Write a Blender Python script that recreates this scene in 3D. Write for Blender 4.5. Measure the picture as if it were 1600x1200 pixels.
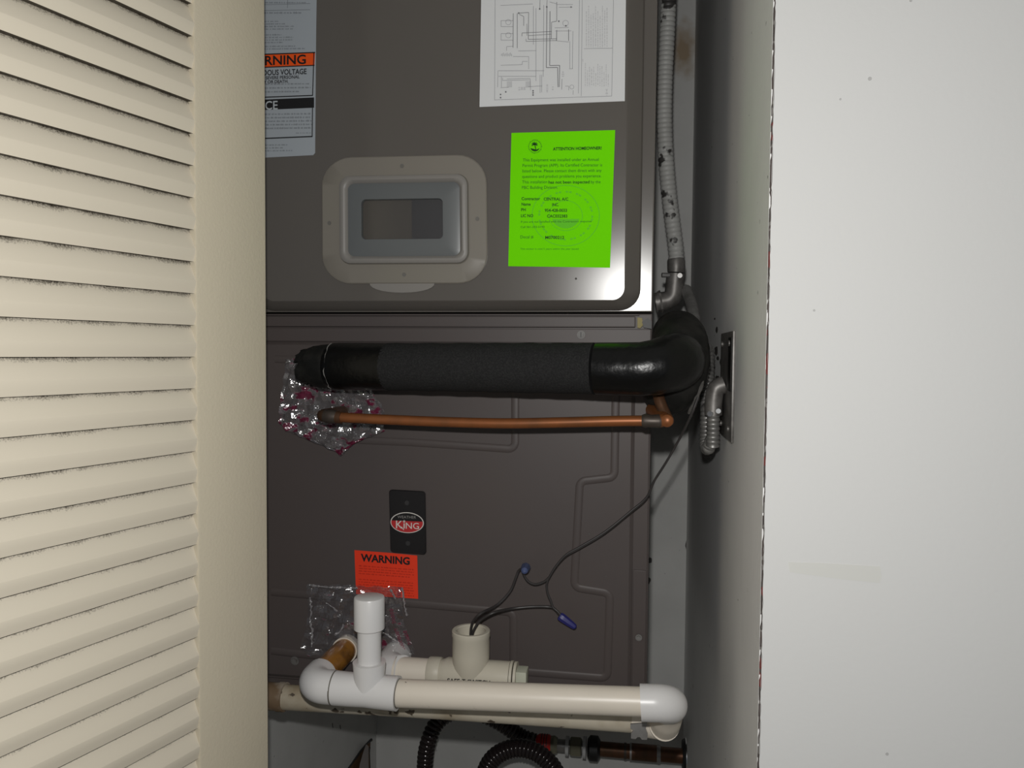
import bpy, bmesh, math, random
from mathutils import Vector, Matrix
random.seed(7)
scene = bpy.context.scene
COL = scene.collection
for o in list(bpy.data.objects):
    bpy.data.objects.remove(o)

# ------------------------------------------------------------------ camera
FPX = 1200.0
YAW, PITCH, ROLL = math.radians(9.0), math.radians(2.3), math.radians(0.46)
CAM = Vector((0.0, -0.8, 1.45))
F = Vector((-math.sin(YAW) * math.cos(PITCH), math.cos(YAW) * math.cos(PITCH), -math.sin(PITCH)))
R0 = Vector((math.cos(YAW), math.sin(YAW), 0))
U0 = R0.cross(F)
R = R0 * math.cos(ROLL) + U0 * math.sin(ROLL)
U = U0 * math.cos(ROLL) - R0 * math.sin(ROLL)
cd = bpy.data.cameras.new('camera')
cam = bpy.data.objects.new('camera', cd)
COL.objects.link(cam)
m = Matrix.Identity(4)
for i in range(3):
    m[i][0], m[i][1], m[i][2], m[i][3] = R[i], U[i], -F[i], CAM[i]
cam.matrix_world = m
cd.sensor_width = 36.0
cd.lens = 36.0 * FPX / 1600.0
cd.clip_start = 0.01
scene.camera = cam

# ------------------------------------------------------------------ light: dim room + the flash above the lens
world = bpy.data.worlds.new('world')
scene.world = world
world.use_nodes = True
world.node_tree.nodes['Background'].inputs[0].default_value = (0.80, 0.90, 1.0, 1)
world.node_tree.nodes['Background'].inputs[1].default_value = 0.10
fl = bpy.data.lights.new('flash', 'POINT')
fl.energy = 13.4
fl.color = (1.0, 0.985, 0.955)
fl.shadow_soft_size = 0.007
flash = bpy.data.objects.new('flash', fl)
COL.objects.link(flash)
flash.matrix_world = Matrix.Translation(U * 0.050 - R * 0.006) @ m

scene.view_settings.view_transform = 'Standard'
scene.view_settings.look = 'None'
scene.view_settings.gamma = 1.0
scene.view_settings.exposure = 0.0
scene.view_settings.use_curve_mapping = False

# ------------------------------------------------------------------ pixel -> world
def ray(px, py):
    return F * FPX + R * (px - 800.0) - U * (py - 600.0)
def P(px, py, Y=0.0):
    d = ray(px, py)
    return CAM + d * ((Y - CAM.y) / d.y)
LEAN, LEANZ = 0.045, 1.49      # the blower section leans a little out of plumb
def PU(px, py, Y=0.0):
    d = ray(px, py)
    t = (Y - LEAN * (CAM.z - LEANZ) - CAM.y) / (d.y + LEAN * d.z)
    return CAM + d * t
def PX(px, py, X):
    d = ray(px, py)
    return CAM + d * ((X - CAM.x) / d.x)

# ------------------------------------------------------------------ materials
MATS = {}
def mat(name, col, rough=0.5, metal=0.0, spec=0.5, var=0.0, vscale=40.0, vcol=None, bump=0.0, bscale=300.0,
        coat=0.0, spots=None, trans=0.0):
    """plain procedural surface: base colour, blotches of vcol, fine bump, optional small dark spots"""
    if name in MATS:
        return MATS[name]
    M = bpy.data.materials.new(name)
    M.use_nodes = True
    nt = M.node_tree
    b = nt.nodes['Principled BSDF']
    b.inputs['Base Color'].default_value = (*col, 1)
    b.inputs['Roughness'].default_value = rough
    b.inputs['Metallic'].default_value = metal
    b.inputs['Specular IOR Level'].default_value = spec
    b.inputs['Coat Weight'].default_value = coat
    tc = nt.nodes.new('ShaderNodeTexCoord')
    out = None
    if var > 0:
        n = nt.nodes.new('ShaderNodeTexNoise')
        n.inputs['Scale'].default_value = vscale
        n.inputs['Detail'].default_value = 5
        nt.links.new(tc.outputs['Object'], n.inputs['Vector'])
        r = nt.nodes.new('ShaderNodeValToRGB')
        r.color_ramp.elements[0].position = 0.42
        r.color_ramp.elements[1].position = 0.72
        r.color_ramp.elements[0].color = (0, 0, 0, 1)
        r.color_ramp.elements[1].color = (var, var, var, 1)
        nt.links.new(n.outputs['Fac'], r.inputs[0])
        mx = nt.nodes.new('ShaderNodeMixRGB')
        mx.inputs[1].default_value = (*col, 1)
        mx.inputs[2].default_value = (*(vcol or tuple(c * 0.5 for c in col)), 1)
        nt.links.new(r.outputs[0], mx.inputs[0])
        out = mx.outputs[0]
    if spots:
        sc, th, sc_col = spots
        n = nt.nodes.new('ShaderNodeTexNoise')
        n.inputs['Scale'].default_value = sc
        n.inputs['Detail'].default_value = 3
        nt.links.new(tc.outputs['Object'], n.inputs['Vector'])
        r = nt.nodes.new('ShaderNodeValToRGB')
        r.color_ramp.elements[0].position = th
        r.color_ramp.elements[1].position = min(th + 0.03, 1)
        nt.links.new(n.outputs['Fac'], r.inputs[0])
        mx = nt.nodes.new('ShaderNodeMixRGB')
        mx.inputs[1].default_value = (*col, 1)
        if out:
            nt.links.new(out, mx.inputs[1])
        mx.inputs[2].default_value = (*sc_col, 1)
        nt.links.new(r.outputs[0], mx.inputs[0])
        out = mx.outputs[0]
    if out:
        nt.links.new(out, b.inputs['Base Color'])
    if bump > 0:
        n = nt.nodes.new('ShaderNodeTexNoise')
        n.inputs['Scale'].default_value = bscale
        n.inputs['Detail'].default_value = 3
        nt.links.new(tc.outputs['Object'], n.inputs['Vector'])
        bp = nt.nodes.new('ShaderNodeBump')
        bp.inputs['Strength'].default_value = bump
        bp.inputs['Distance'].default_value = 0.001
        nt.links.new(n.outputs['Fac'], bp.inputs['Height'])
        nt.links.new(bp.outputs[0], b.inputs['Normal'])
    MATS[name] = M
    return M

white_wall = mat('white_wall_paint', (0.64, 0.64, 0.63), 0.75, spec=0.15, var=0.15, vscale=9, vcol=(0.62, 0.62, 0.60), bump=0.12, bscale=220)
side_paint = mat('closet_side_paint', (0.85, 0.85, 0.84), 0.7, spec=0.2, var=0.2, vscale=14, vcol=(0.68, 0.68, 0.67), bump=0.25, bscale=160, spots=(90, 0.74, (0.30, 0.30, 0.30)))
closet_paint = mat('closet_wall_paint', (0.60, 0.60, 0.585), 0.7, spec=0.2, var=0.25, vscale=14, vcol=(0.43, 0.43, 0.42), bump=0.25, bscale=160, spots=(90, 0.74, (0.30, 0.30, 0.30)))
cabinet_grey = mat('cabinet_grey_enamel', (0.109, 0.099, 0.089), 0.225, spec=0.5, var=0.25, vscale=7, vcol=(0.112, 0.098, 0.087))
coil_grey = mat('coil_cabinet_grey_enamel', (0.073, 0.061, 0.059), 0.46, spec=0.3, var=0.35, vscale=7, vcol=(0.082, 0.064, 0.056))
screw_grey = mat('painted_screw', (0.16, 0.155, 0.15), 0.5, spec=0.3)
cabinet_dark = mat('dark_groove', (0.035, 0.034, 0.034), 0.6)  # flat dark grey for cracks, slots and grooves
cream_dust = None
pvc_white = mat('white_pvc', (0.66, 0.65, 0.645), 0.32, spec=0.5, var=0.15, vscale=60, vcol=(0.6, 0.6, 0.6))
pvc_cream = mat('cream_pvc', (0.68, 0.62, 0.535), 0.36, spec=0.5, var=0.2, vscale=30, vcol=(0.55, 0.50, 0.42), spots=(160, 0.73, (0.16, 0.13, 0.10)))
pvc_grime = mat('rusty_grimed_coupling', (0.16, 0.105, 0.06), 0.6, var=0.9, vscale=40, vcol=(0.45, 0.40, 0.33))
pvc_old = mat('stained_cream_pvc', (0.52, 0.47, 0.38), 0.45, spec=0.4, var=0.8, vscale=22, vcol=(0.26, 0.20, 0.12), spots=(70, 0.64, (0.09, 0.07, 0.05)))
switch_plastic = mat('float_switch_plastic', (0.50, 0.465, 0.385), 0.45, spec=0.4, var=0.2, vscale=40, vcol=(0.42, 0.39, 0.33))
primer = mat('amber_primer_pipe', (0.34, 0.15, 0.025), 0.22, var=0.9, vscale=55, vcol=(0.07, 0.03, 0.012), coat=0.5)
foam = mat('black_foam', (0.014, 0.014, 0.0145), 0.85, spec=0.15, var=0.6, vscale=700, vcol=(0.035, 0.035, 0.035), bump=0.9, bscale=900)
tape = mat('black_vinyl_tape', (0.003, 0.003, 0.003), 0.30, spec=0.30, bump=1.0, bscale=75)
dusty_tape = mat('dusty_black_tape', (0.008, 0.008, 0.0075), 0.55, spec=0.2, var=0.5, vscale=60, vcol=(0.03, 0.028, 0.025), bump=0.7, bscale=130)
lint = mat('grey_lint', (0.085, 0.08, 0.075), 0.95, spec=0.1, var=0.7, vscale=180, vcol=(0.03, 0.03, 0.03), bump=0.9, bscale=300)
copper = mat('aged_copper', (0.25, 0.085, 0.027), 0.42, metal=0.45, var=0.5, vscale=45, vcol=(0.12, 0.055, 0.024))
copper_dark = mat('tarnished_copper', (0.13, 0.06, 0.032), 0.42, metal=0.6, var=0.7, vscale=60, vcol=(0.05, 0.045, 0.025))
solder = mat('dull_solder', (0.075, 0.06, 0.05), 0.45, metal=0.5, var=0.4, vscale=90)
galv = mat('dirty_galvanised_metal', (0.34, 0.33, 0.32), 0.42, metal=0.55, var=0.6, vscale=60, vcol=(0.15, 0.14, 0.13))
galv_mid = mat('dull_galvanised_metal', (0.27, 0.265, 0.255), 0.42, metal=0.55, var=0.7, vscale=60, vcol=(0.12, 0.115, 0.11))
galv_dark = mat('grimy_galvanised_metal', (0.20, 0.19, 0.18), 0.45, metal=0.45, var=0.8, vscale=70, vcol=(0.06, 0.055, 0.05))
conduit_paint = mat('overpainted_conduit', (0.40, 0.40, 0.385), 0.5, var=0.4, vscale=35, vcol=(0.25, 0.245, 0.23), spots=(40, 0.60, (0.045, 0.042, 0.04)))
zinc = mat('zinc_fitting', (0.33, 0.325, 0.32), 0.33, metal=0.7, var=0.5, vscale=80, vcol=(0.17, 0.165, 0.16))
hose_mat = mat('dark_corrugated_hose', (0.03, 0.022, 0.022), 0.16, metal=0.35, spec=0.8)
rubber = mat('black_rubber', (0.012, 0.012, 0.012), 0.5)
wire_mat = mat('dark_wire_jacket', (0.028, 0.025, 0.025), 0.45)
nut_blue = mat('blue_wire_nut_plastic', (0.018, 0.018, 0.13), 0.45)
nut_blue2 = mat('dull_blue_wire_nut_plastic', (0.05, 0.07, 0.16), 0.45)
paper_white = mat('white_paper', (0.66, 0.67, 0.68), 0.6, spec=0.2)
label_white = mat('pale_blue_label_stock', (0.33, 0.36, 0.39), 0.5, spec=0.3)
paper_green = mat('fluorescent_green_paper', (0.165, 0.77, 0.001), 0.7, spec=0.05, var=0.12, vscale=15, vcol=(0.14, 0.69, 0.001))
green_faint = mat('faint_green_print', (0.115, 0.58, 0.01), 0.6, spec=0.2)
green_ink = mat('dark_green_ink', (0.006, 0.055, 0.002), 0.6, spec=0.2)
green_ink2 = mat('mid_green_ink', (0.030, 0.18, 0.003), 0.6, spec=0.2)
ink = mat('black_ink', (0.013, 0.013, 0.014), 0.6, spec=0.2)
ink_grey = mat('grey_ink', (0.30, 0.30, 0.32), 0.6, spec=0.2)
ink_light = mat('light_grey_ink', (0.43, 0.43, 0.45), 0.6, spec=0.2)
ink_mid = mat('mid_grey_ink', (0.15, 0.15, 0.16), 0.6, spec=0.2)
orange = mat('orange_label', (0.78, 0.085, 0.008), 0.5, spec=0.3)
label_red = mat('orange_red_label', (0.74, 0.042, 0.013), 0.5, spec=0.3)
red_ink = mat('dark_red_ink', (0.36, 0.022, 0.010), 0.55, spec=0.2)
badge_black = mat('black_badge', (0.010, 0.009, 0.010), 0.33, spec=0.4)
badge_red = mat('badge_red', (0.42, 0.018, 0.022), 0.4)
badge_white = mat('badge_silver', (0.60, 0.57, 0.53), 0.4)
badge_dim = mat('badge_grey', (0.24, 0.23, 0.22), 0.4)
frost = mat('frosted_plastic', (0.195, 0.178, 0.152), 0.45, spec=0.35, var=0.3, vscale=18, vcol=(0.19, 0.182, 0.14))
frost_ridge = mat('frosted_plastic_ridge', (0.215, 0.203, 0.188), 0.42, spec=0.35)
frost_blue = mat('clear_plastic_well', (0.118, 0.126, 0.128), 0.35, spec=0.4)
red_ring = mat('red_hose_ring', (0.55, 0.02, 0.015), 0.35)
olive = mat('olive_brass_nut', (0.26, 0.25, 0.18), 0.35, metal=0.5)
chrome = mat('chrome', (0.6, 0.6, 0.6), 0.2, metal=1.0)
washer_white = mat('pale_washer', (0.5, 0.5, 0.5), 0.5)
brown_core = mat('torn_drywall_paper', (0.17, 0.105, 0.06), 0.9, spec=0.1, var=0.6, vscale=90, vcol=(0.10, 0.05, 0.03))
peel_paper = mat('peeled_paint_flap', (0.46, 0.42, 0.41), 0.8, spec=0.1)
rust = mat('rust_stain', (0.36, 0.30, 0.20), 0.8, spec=0.1, var=0.7, vscale=45, vcol=(0.27, 0.18, 0.09))
smudge = mat('dark_smudge', (0.10, 0.095, 0.09), 0.8, spec=0.1)
scuff = mat('scuffed_paint', (0.625, 0.625, 0.595), 0.5, spec=0.3)
mould = mat('mould_yellow', (0.3, 0.26, 0.13), 0.8, spec=0.1)

def door_mat():
    """cream door paint with dust gathered along each slat's upper recess"""
    M = bpy.data.materials.new('cream_slat_paint'); M.use_nodes = True
    nt = M.node_tree; b = nt.nodes['Principled BSDF']
    b.inputs['Roughness'].default_value = 0.45
    b.inputs['Specular IOR Level'].default_value = 0.35
    tc = nt.nodes.new('ShaderNodeTexCoord')
    sp = nt.nodes.new('ShaderNodeSeparateXYZ'); nt.links.new(tc.outputs['Object'], sp.inputs[0])
    n = nt.nodes.new('ShaderNodeTexNoise'); n.inputs['Scale'].default_value = 900; n.inputs['Detail'].default_value = 4
    geo = nt.nodes.new('ShaderNodeNewGeometry')
    nt.links.new(geo.outputs['Position'], n.inputs['Vector'])
    n2 = nt.nodes.new('ShaderNodeTexNoise'); n2.inputs['Scale'].default_value = 60; n2.inputs['Detail'].default_value = 2
    nt.links.new(geo.outputs['Position'], n2.inputs['Vector'])
    # dust = smoothstep of (z + noise)
    a = nt.nodes.new('ShaderNodeMath'); a.operation = 'MULTIPLY_ADD'
    nt.links.new(n.outputs['Fac'], a.inputs[0]); a.inputs[1].default_value = 0.008
    nt.links.new(sp.outputs['Z'], a.inputs[2])
    a2 = nt.nodes.new('ShaderNodeMath'); a2.operation = 'MULTIPLY_ADD'
    nt.links.new(n2.outputs['Fac'], a2.inputs[0]); a2.inputs[1].default_value = 0.005
    nt.links.new(a.outputs[0], a2.inputs[2])
    mr = nt.nodes.new('ShaderNodeMapRange')
    mr.inputs['From Min'].default_value = 0.0166; mr.inputs['From Max'].default_value = 0.0208
    nt.links.new(a2.outputs[0], mr.inputs['Value'])
    mr.clamp = True
    un = nt.nodes.new('ShaderNodeMath'); un.operation = 'LESS_THAN'  # underside mask: shade of the gap between slats, painted into the colour
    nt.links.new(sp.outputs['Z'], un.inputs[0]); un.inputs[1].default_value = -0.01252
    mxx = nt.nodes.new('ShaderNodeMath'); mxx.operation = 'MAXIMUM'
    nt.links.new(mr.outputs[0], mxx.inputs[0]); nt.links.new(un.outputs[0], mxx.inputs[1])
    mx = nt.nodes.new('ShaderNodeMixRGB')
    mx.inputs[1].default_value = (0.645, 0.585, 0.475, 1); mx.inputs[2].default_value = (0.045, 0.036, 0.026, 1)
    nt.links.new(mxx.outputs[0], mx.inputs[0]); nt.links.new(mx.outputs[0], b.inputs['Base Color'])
    return M
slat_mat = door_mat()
stile_mat = mat('cream_door_paint', (0.575, 0.515, 0.395), 0.55, spec=0.25, var=0.12, vscale=20, vcol=(0.52, 0.47, 0.37), bump=0.25, bscale=350, spots=(75, 0.775, (0.2, 0.17, 0.13)))

def film_mat(name, milk, red, gloss, rough, bumps):
    M = bpy.data.materials.new(name); M.use_nodes = True
    nt = M.node_tree; nt.nodes.clear()
    out = nt.nodes.new('ShaderNodeOutputMaterial')
    tr = nt.nodes.new('ShaderNodeBsdfTransparent'); tr.inputs[0].default_value = (0.86, 0.85, 0.87, 1)
    gl = nt.nodes.new('ShaderNodeBsdfGlossy'); gl.inputs['Roughness'].default_value = rough
    df = nt.nodes.new('ShaderNodeBsdfDiffuse'); df.inputs[0].default_value = (0.55, 0.53, 0.55, 1)
    tc = nt.nodes.new('ShaderNodeTexCoord')
    n = nt.nodes.new('ShaderNodeTexNoise'); n.inputs['Scale'].default_value = 70; n.inputs['Detail'].default_value = 4
    nt.links.new(tc.outputs['Object'], n.inputs['Vector'])
    bp = nt.nodes.new('ShaderNodeBump'); bp.inputs['Strength'].default_value = bumps; bp.inputs['Distance'].default_value = 0.006
    nt.links.new(n.outputs['Fac'], bp.inputs['Height'])
    nt.links.new(bp.outputs[0], gl.inputs['Normal'])
    # printed crimson marks, broken up in words
    n3 = nt.nodes.new('ShaderNodeTexNoise'); n3.inputs['Scale'].default_value = 55; n3.inputs['Detail'].default_value = 5
    mp = nt.nodes.new('ShaderNodeMapping'); mp.inputs['Scale'].default_value = (0.8, 1, 1.6); mp.inputs['Rotation'].default_value = (0, 0.5, 0)
    nt.links.new(tc.outputs['Object'], mp.inputs[0]); nt.links.new(mp.outputs[0], n3.inputs['Vector'])
    rr = nt.nodes.new('ShaderNodeValToRGB')
    rr.color_ramp.elements[0].position = red; rr.color_ramp.elements[1].position = red + 0.04
    nt.links.new(n3.outputs['Fac'], rr.inputs[0])
    cm = nt.nodes.new('ShaderNodeMixRGB'); cm.inputs[1].default_value = (0.55, 0.53, 0.55, 1); cm.inputs[2].default_value = (0.16, 0.01, 0.045, 1)
    nt.links.new(rr.outputs[0], cm.inputs[0]); nt.links.new(cm.outputs[0], df.inputs[0])
    m1 = nt.nodes.new('ShaderNodeMixShader'); m1.inputs[0].default_value = gloss
    nt.links.new(tr.outputs[0], m1.inputs[1]); nt.links.new(gl.outputs[0], m1.inputs[2])
    mm = nt.nodes.new('ShaderNodeMath'); mm.operation = 'MULTIPLY_ADD'
    nt.links.new(rr.outputs[0], mm.inputs[0]); mm.inputs[1].default_value = 0.55; mm.inputs[2].default_value = milk
    m2 = nt.nodes.new('ShaderNodeMixShader')
    nt.links.new(mm.outputs[0], m2.inputs[0])
    nt.links.new(m1.outputs[0], m2.inputs[1]); nt.links.new(df.outputs[0], m2.inputs[2])
    nt.links.new(m2.outputs[0], out.inputs[0])
    return M
film_upper = film_mat('crumpled_clear_film', 0.08, 0.545, 0.30, 0.14, 0.8)
film_lower = film_mat('clear_plastic_film', 0.05, 0.62, 0.17, 0.12, 0.6)

crease_mat = film_mat('film_crease_sheen', 0.25, 0.9, 0.45, 0.12, 0.6)
def pane_mat():
    M = bpy.data.materials.new('clear_pane'); M.use_nodes = True
    nt = M.node_tree; nt.nodes.clear()
    out = nt.nodes.new('ShaderNodeOutputMaterial')
    tr = nt.nodes.new('ShaderNodeBsdfTransparent'); tr.inputs[0].default_value = (0.85, 0.85, 0.85, 1)
    gl = nt.nodes.new('ShaderNodeBsdfGlossy'); gl.inputs['Roughness'].default_value = 0.15
    m1 = nt.nodes.new('ShaderNodeMixShader'); m1.inputs[0].default_value = 0.05
    nt.links.new(tr.outputs[0], m1.inputs[1]); nt.links.new(gl.outputs[0], m1.inputs[2])
    nt.links.new(m1.outputs[0], out.inputs[0])
    return M
pane = pane_mat()

def edge_mat():
    """worn plaster corner: paint chipped to grey metal bead and old red paint"""
    M = bpy.data.materials.new('chipped_corner'); M.use_nodes = True
    nt = M.node_tree; b = nt.nodes['Principled BSDF']; b.inputs['Roughness'].default_value = 0.7
    geo = nt.nodes.new('ShaderNodeNewGeometry')
    n = nt.nodes.new('ShaderNodeTexNoise'); n.inputs['Scale'].default_value = 42; n.inputs['Detail'].default_value = 6
    nt.links.new(geo.outputs['Position'], n.inputs['Vector'])
    r = nt.nodes.new('ShaderNodeValToRGB'); cr = r.color_ramp
    cr.interpolation = 'CONSTANT'
    cr.elements[0].position = 0.0; cr.elements[0].color = (0.13, 0.022, 0.018, 1)
    cr.elements[1].position = 0.40; cr.elements[1].color = (0.06, 0.05, 0.045, 1)
    e = cr.elements.new(0.50); e.color = (0.17, 0.16, 0.15, 1)
    e = cr.elements.new(0.55); e.color = (0.07, 0.055, 0.05, 1)
    e = cr.elements.new(0.76); e.color = (0.5, 0.5, 0.48, 1)
    nt.links.new(n.outputs['Fac'], r.inputs[0]); nt.links.new(r.outputs[0], b.inputs['Base Color'])
    return M
chip_mat = edge_mat()

# ------------------------------------------------------------------ mesh helpers
WLOC = {}
def finish(bm, me, angle=35):
    bmesh.ops.recalc_face_normals(bm, faces=bm.faces[:])
    bm.to_mesh(me); bm.free()
    me.shade_smooth()
    me.set_sharp_from_angle(angle=math.radians(angle))

def obj(name, bm, material, parent=None, label=None, angle=35, kind=None):
    """link bm (built in world coordinates) as one mesh object, child of parent"""
    me = bpy.data.meshes.new(name)
    base = WLOC[parent.name] if parent else None
    if base is None:
        lo = Vector((min(v.co.x for v in bm.verts), min(v.co.y for v in bm.verts), min(v.co.z for v in bm.verts)))
        hi = Vector((max(v.co.x for v in bm.verts), max(v.co.y for v in bm.verts), max(v.co.z for v in bm.verts)))
        org = Vector(((lo.x + hi.x) / 2, (lo.y + hi.y) / 2, lo.z))
    else:
        org = base
    bmesh.ops.translate(bm, verts=bm.verts[:], vec=-org)
    finish(bm, me, angle)
    mats = material if isinstance(material, (list, tuple)) else [material]
    for q in mats:
        me.materials.append(q)
    o = bpy.data.objects.new(name, me)
    COL.objects.link(o)
    if parent:
        o.parent = parent
    else:
        o.location = org
    WLOC[o.name] = org.copy()
    if label: o['label'] = label
    if kind: o['kind'] = kind
    return o

def thing(name, loc, label, cat, group=None):
    o = bpy.data.objects.new(name, None)
    o.empty_display_size = 0.02
    COL.objects.link(o)
    o.location = loc
    WLOC[o.name] = Vector(loc)
    o['label'] = label; o['category'] = cat
    if group: o['group'] = group
    return o

def struct(name, bm, material, label=None, parent=None):
    o = obj(name, bm, material, parent)
    if not parent: o['kind'] = 'structure'
    if label: o['label'] = label
    return o

def box(bm, x0, y0, z0, x1, y1, z1, bev=0.0, mi=0):
    vs = [bm.verts.new((x, y, z)) for x in (x0, x1) for y in (y0, y1) for z in (z0, z1)]
    q = [(0, 1, 3, 2), (4, 6, 7, 5), (0, 4, 5, 1), (2, 3, 7, 6), (0, 2, 6, 4), (1, 5, 7, 3)]
    fs = [bm.faces.new([vs[i] for i in f]) for f in q]
    for f in fs: f.material_index = mi
    if bev > 0:
        es = list({e for f in fs for e in f.edges})
        bmesh.ops.bevel(bm, geom=es, offset=bev, segments=2, affect='EDGES', profile=0.6)

def frames(pts):
    n = len(pts)
    T = []
    for i in range(n):
        a = pts[max(i - 1, 0)]; b = pts[min(i + 1, n - 1)]
        T.append((b - a).normalized())
    ref = Vector((0, 0, 1)) if abs(T[0].z) < 0.9 else Vector((0, 1, 0))
    N = (ref - T[0] * ref.dot(T[0])).normalized()
    out = []
    for i in range(n):
        N = (N - T[i] * N.dot(T[i])).normalized()
        out.append((T[i], N, T[i].cross(N)))
    return out

def tube(bm, pts, rad, seg=20, caps=True, mi=0, sy=1.0):
    pts = [Vector(p) for p in pts]
    if not isinstance(rad, (list, tuple)):
        rad = [rad] * len(pts)
    fr = frames(pts)
    rings = []
    for p, r, (t, n, b) in zip(pts, rad, fr):
        rings.append([bm.verts.new(p + n * (r * math.cos(2 * math.pi * k / seg)) + b * (r * math.sin(2 * math.pi * k / seg) * sy)) for k in range(seg)])
    for a, b in zip(rings[:-1], rings[1:]):
        for k in range(seg):
            f = bm.faces.new((a[k], a[(k + 1) % seg], b[(k + 1) % seg], b[k])); f.material_index = mi
    if caps:
        bm.faces.new(rings[0][::-1]).material_index = mi
        bm.faces.new(rings[-1]).material_index = mi
    return rings

def spline(pts, step=0.004):
    """Catmull-Rom through pts, resampled at equal steps"""
    pts = [Vector(p) for p in pts]
    ext = [pts[0] * 2 - pts[1]] + pts + [pts[-1] * 2 - pts[-2]]
    dense = []
    for i in range(1, len(ext) - 2):
        p0, p1, p2, p3 = ext[i - 1:i + 3]
        for k in range(24):
            t = k / 24.0
            dense.append(0.5 * ((2 * p1) + (p2 - p0) * t + (2 * p0 - 5 * p1 + 4 * p2 - p3) * t * t + (3 * p1 - p0 - 3 * p2 + p3) * t ** 3))
    dense.append(pts[-1])
    out = [dense[0]]; acc = 0.0
    for a, b in zip(dense[:-1], dense[1:]):
        L = (b - a).length
        while acc + L >= step and L > 1e-9:
            a = a + (b - a) * ((step - acc) / L)
            out.append(a.copy()); L = (b - a).length; acc = 0.0
        acc += L
    if (out[-1] - dense[-1]).length > step * 0.3:
        out.append(dense[-1])
    return out

def corrugated(bm, pts, r, pitch=0.004, amp=0.001, seg=14):
    path = spline(pts, pitch / 4.0)
    prof = [0.0, 0.75, 1.0, 0.75]
    tube(bm, path, [r - amp + amp * prof[i % 4] for i in range(len(path))], seg)

def bend(p0, pc, p1, rad, n=10):
    """polyline p0 -> pc -> p1 with the corner rounded at radius rad"""
    p0, pc, p1 = Vector(p0), Vector(pc), Vector(p1)
    a = (p0 - pc).normalized(); b = (p1 - pc).normalized()
    ang = a.angle(b)
    d = rad / math.tan(ang / 2)
    s, e = pc + a * d, pc + b * d
    cen = pc + (a + b).normalized() * (rad / math.sin(ang / 2))
    out = [p0]
    u, v = s - cen, e - cen
    tot = u.angle(v)
    ax = u.cross(v).normalized()
    for i in range(n + 1):
        out.append(cen + Matrix.Rotation(tot * i / n, 3, ax) @ u)
    out.append(p1)
    return out

def disc(bm, c, axis, r, h, seg=20):
    axis = Vector(axis).normalized()
    tube(bm, [Vector(c) - axis * h / 2, Vector(c) + axis * h / 2], r, seg)

def rrect(x0, y0, x1, y1, r, n=6):
    out = []
    for cx, cy, a0 in ((x1 - r, y1 - r, 0), (x0 + r, y1 - r, 90), (x0 + r, y0 + r, 180), (x1 - r, y0 + r, 270)):
        for i in range(n + 1):
            a = math.radians(a0 + 90.0 * i / n)
            out.append((cx + r * math.cos(a), cy + r * math.sin(a)))
    return out

class Sheet:
    """a flat quad given by four photo corners on the plane Y; maps photo pixels of the flat print on to it"""
    def __init__(s, Y, fn=None): s.Y = Y; s.fn = fn or P
    def at(s, px, py, up=0.0): return s.fn(px, py, s.Y) + Vector((0, -up, 0))

def plate(bm, outline, front, back, mi=0):
    """solid slab from an outline of 3-D points (front points) pushed back in Y"""
    a = [bm.verts.new(p + Vector((0, -front, 0))) for p in outline]
    b = [bm.verts.new(p + Vector((0, -back, 0))) for p in outline]
    n = len(a)
    bm.faces.new(a).material_index = mi
    bm.faces.new(b[::-1]).material_index = mi
    for i in range(n):
        bm.faces.new((a[i], b[i], b[(i + 1) % n], a[(i + 1) % n])).material_index = mi

def loft(bm, loops, cap=True, mi=0):
    rings = [[bm.verts.new(p) for p in L] for L in loops]
    n = len(rings[0])
    for a, b in zip(rings[:-1], rings[1:]):
        for k in range(n):
            bm.faces.new((a[k], a[(k + 1) % n], b[(k + 1) % n], b[k])).material_index = mi
    if cap:
        bm.faces.new(rings[-1]).material_index = mi
    return rings

# text on flat sheets --------------------------------------------------
def text_geo(s, bold=0.0):
    cu = bpy.data.curves.new('t', 'FONT')
    cu.body = s; cu.size = 1.0; cu.offset = bold; cu.resolution_u = 3
    o = bpy.data.objects.new('t', cu)
    COL.objects.link(o)
    bpy.context.view_layer.update()
    me = bpy.data.meshes.new_from_object(o.evaluated_get(bpy.context.evaluated_depsgraph_get()))
    v = [tuple(q.co) for q in me.vertices]; f = [tuple(p.vertices) for p in me.polygons]
    bpy.data.objects.remove(o); bpy.data.curves.remove(cu); bpy.data.meshes.remove(me)
    return v, f

def text(bm, s, x0, x1, yb, h, sheet, up=0.0004, bold=0.0, slope=0.0, mi=0, fn=None):
    """words between photo x0..x1 on base line yb (at x0), cap height h px, base line sloping"""
    v, f = text_geo(s, bold)
    if not v: return
    mnx = min(q[0] for q in v); mxx = max(q[0] for q in v)
    sc = (x1 - x0) / (mxx - mnx)
    vs = []
    for q in v:
        px = x0 + (q[0] - mnx) * sc
        py = yb + slope * (px - x0) - q[1] / 0.70 * h
        vs.append(bm.verts.new(fn(px, py) if fn else sheet.at(px, py, up)))
    for q in f:
        try: bm.faces.new([vs[i] for i in q]).material_index = mi
        except ValueError: pass

def line(bm, x0, y0, x1, y1, w, sheet, up=0.0004):
    d = Vector((x1 - x0, y1 - y0)); L = d.length
    if L < 1e-6: return
    n = Vector((-d.y, d.x)) / L * (w / 2)
    bm.faces.new([bm.verts.new(sheet.at(x, y, up)) for x, y in ((x0 + n.x, y0 + n.y), (x1 + n.x, y1 + n.y), (x1 - n.x, y1 - n.y), (x0 - n.x, y0 - n.y))])

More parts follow.
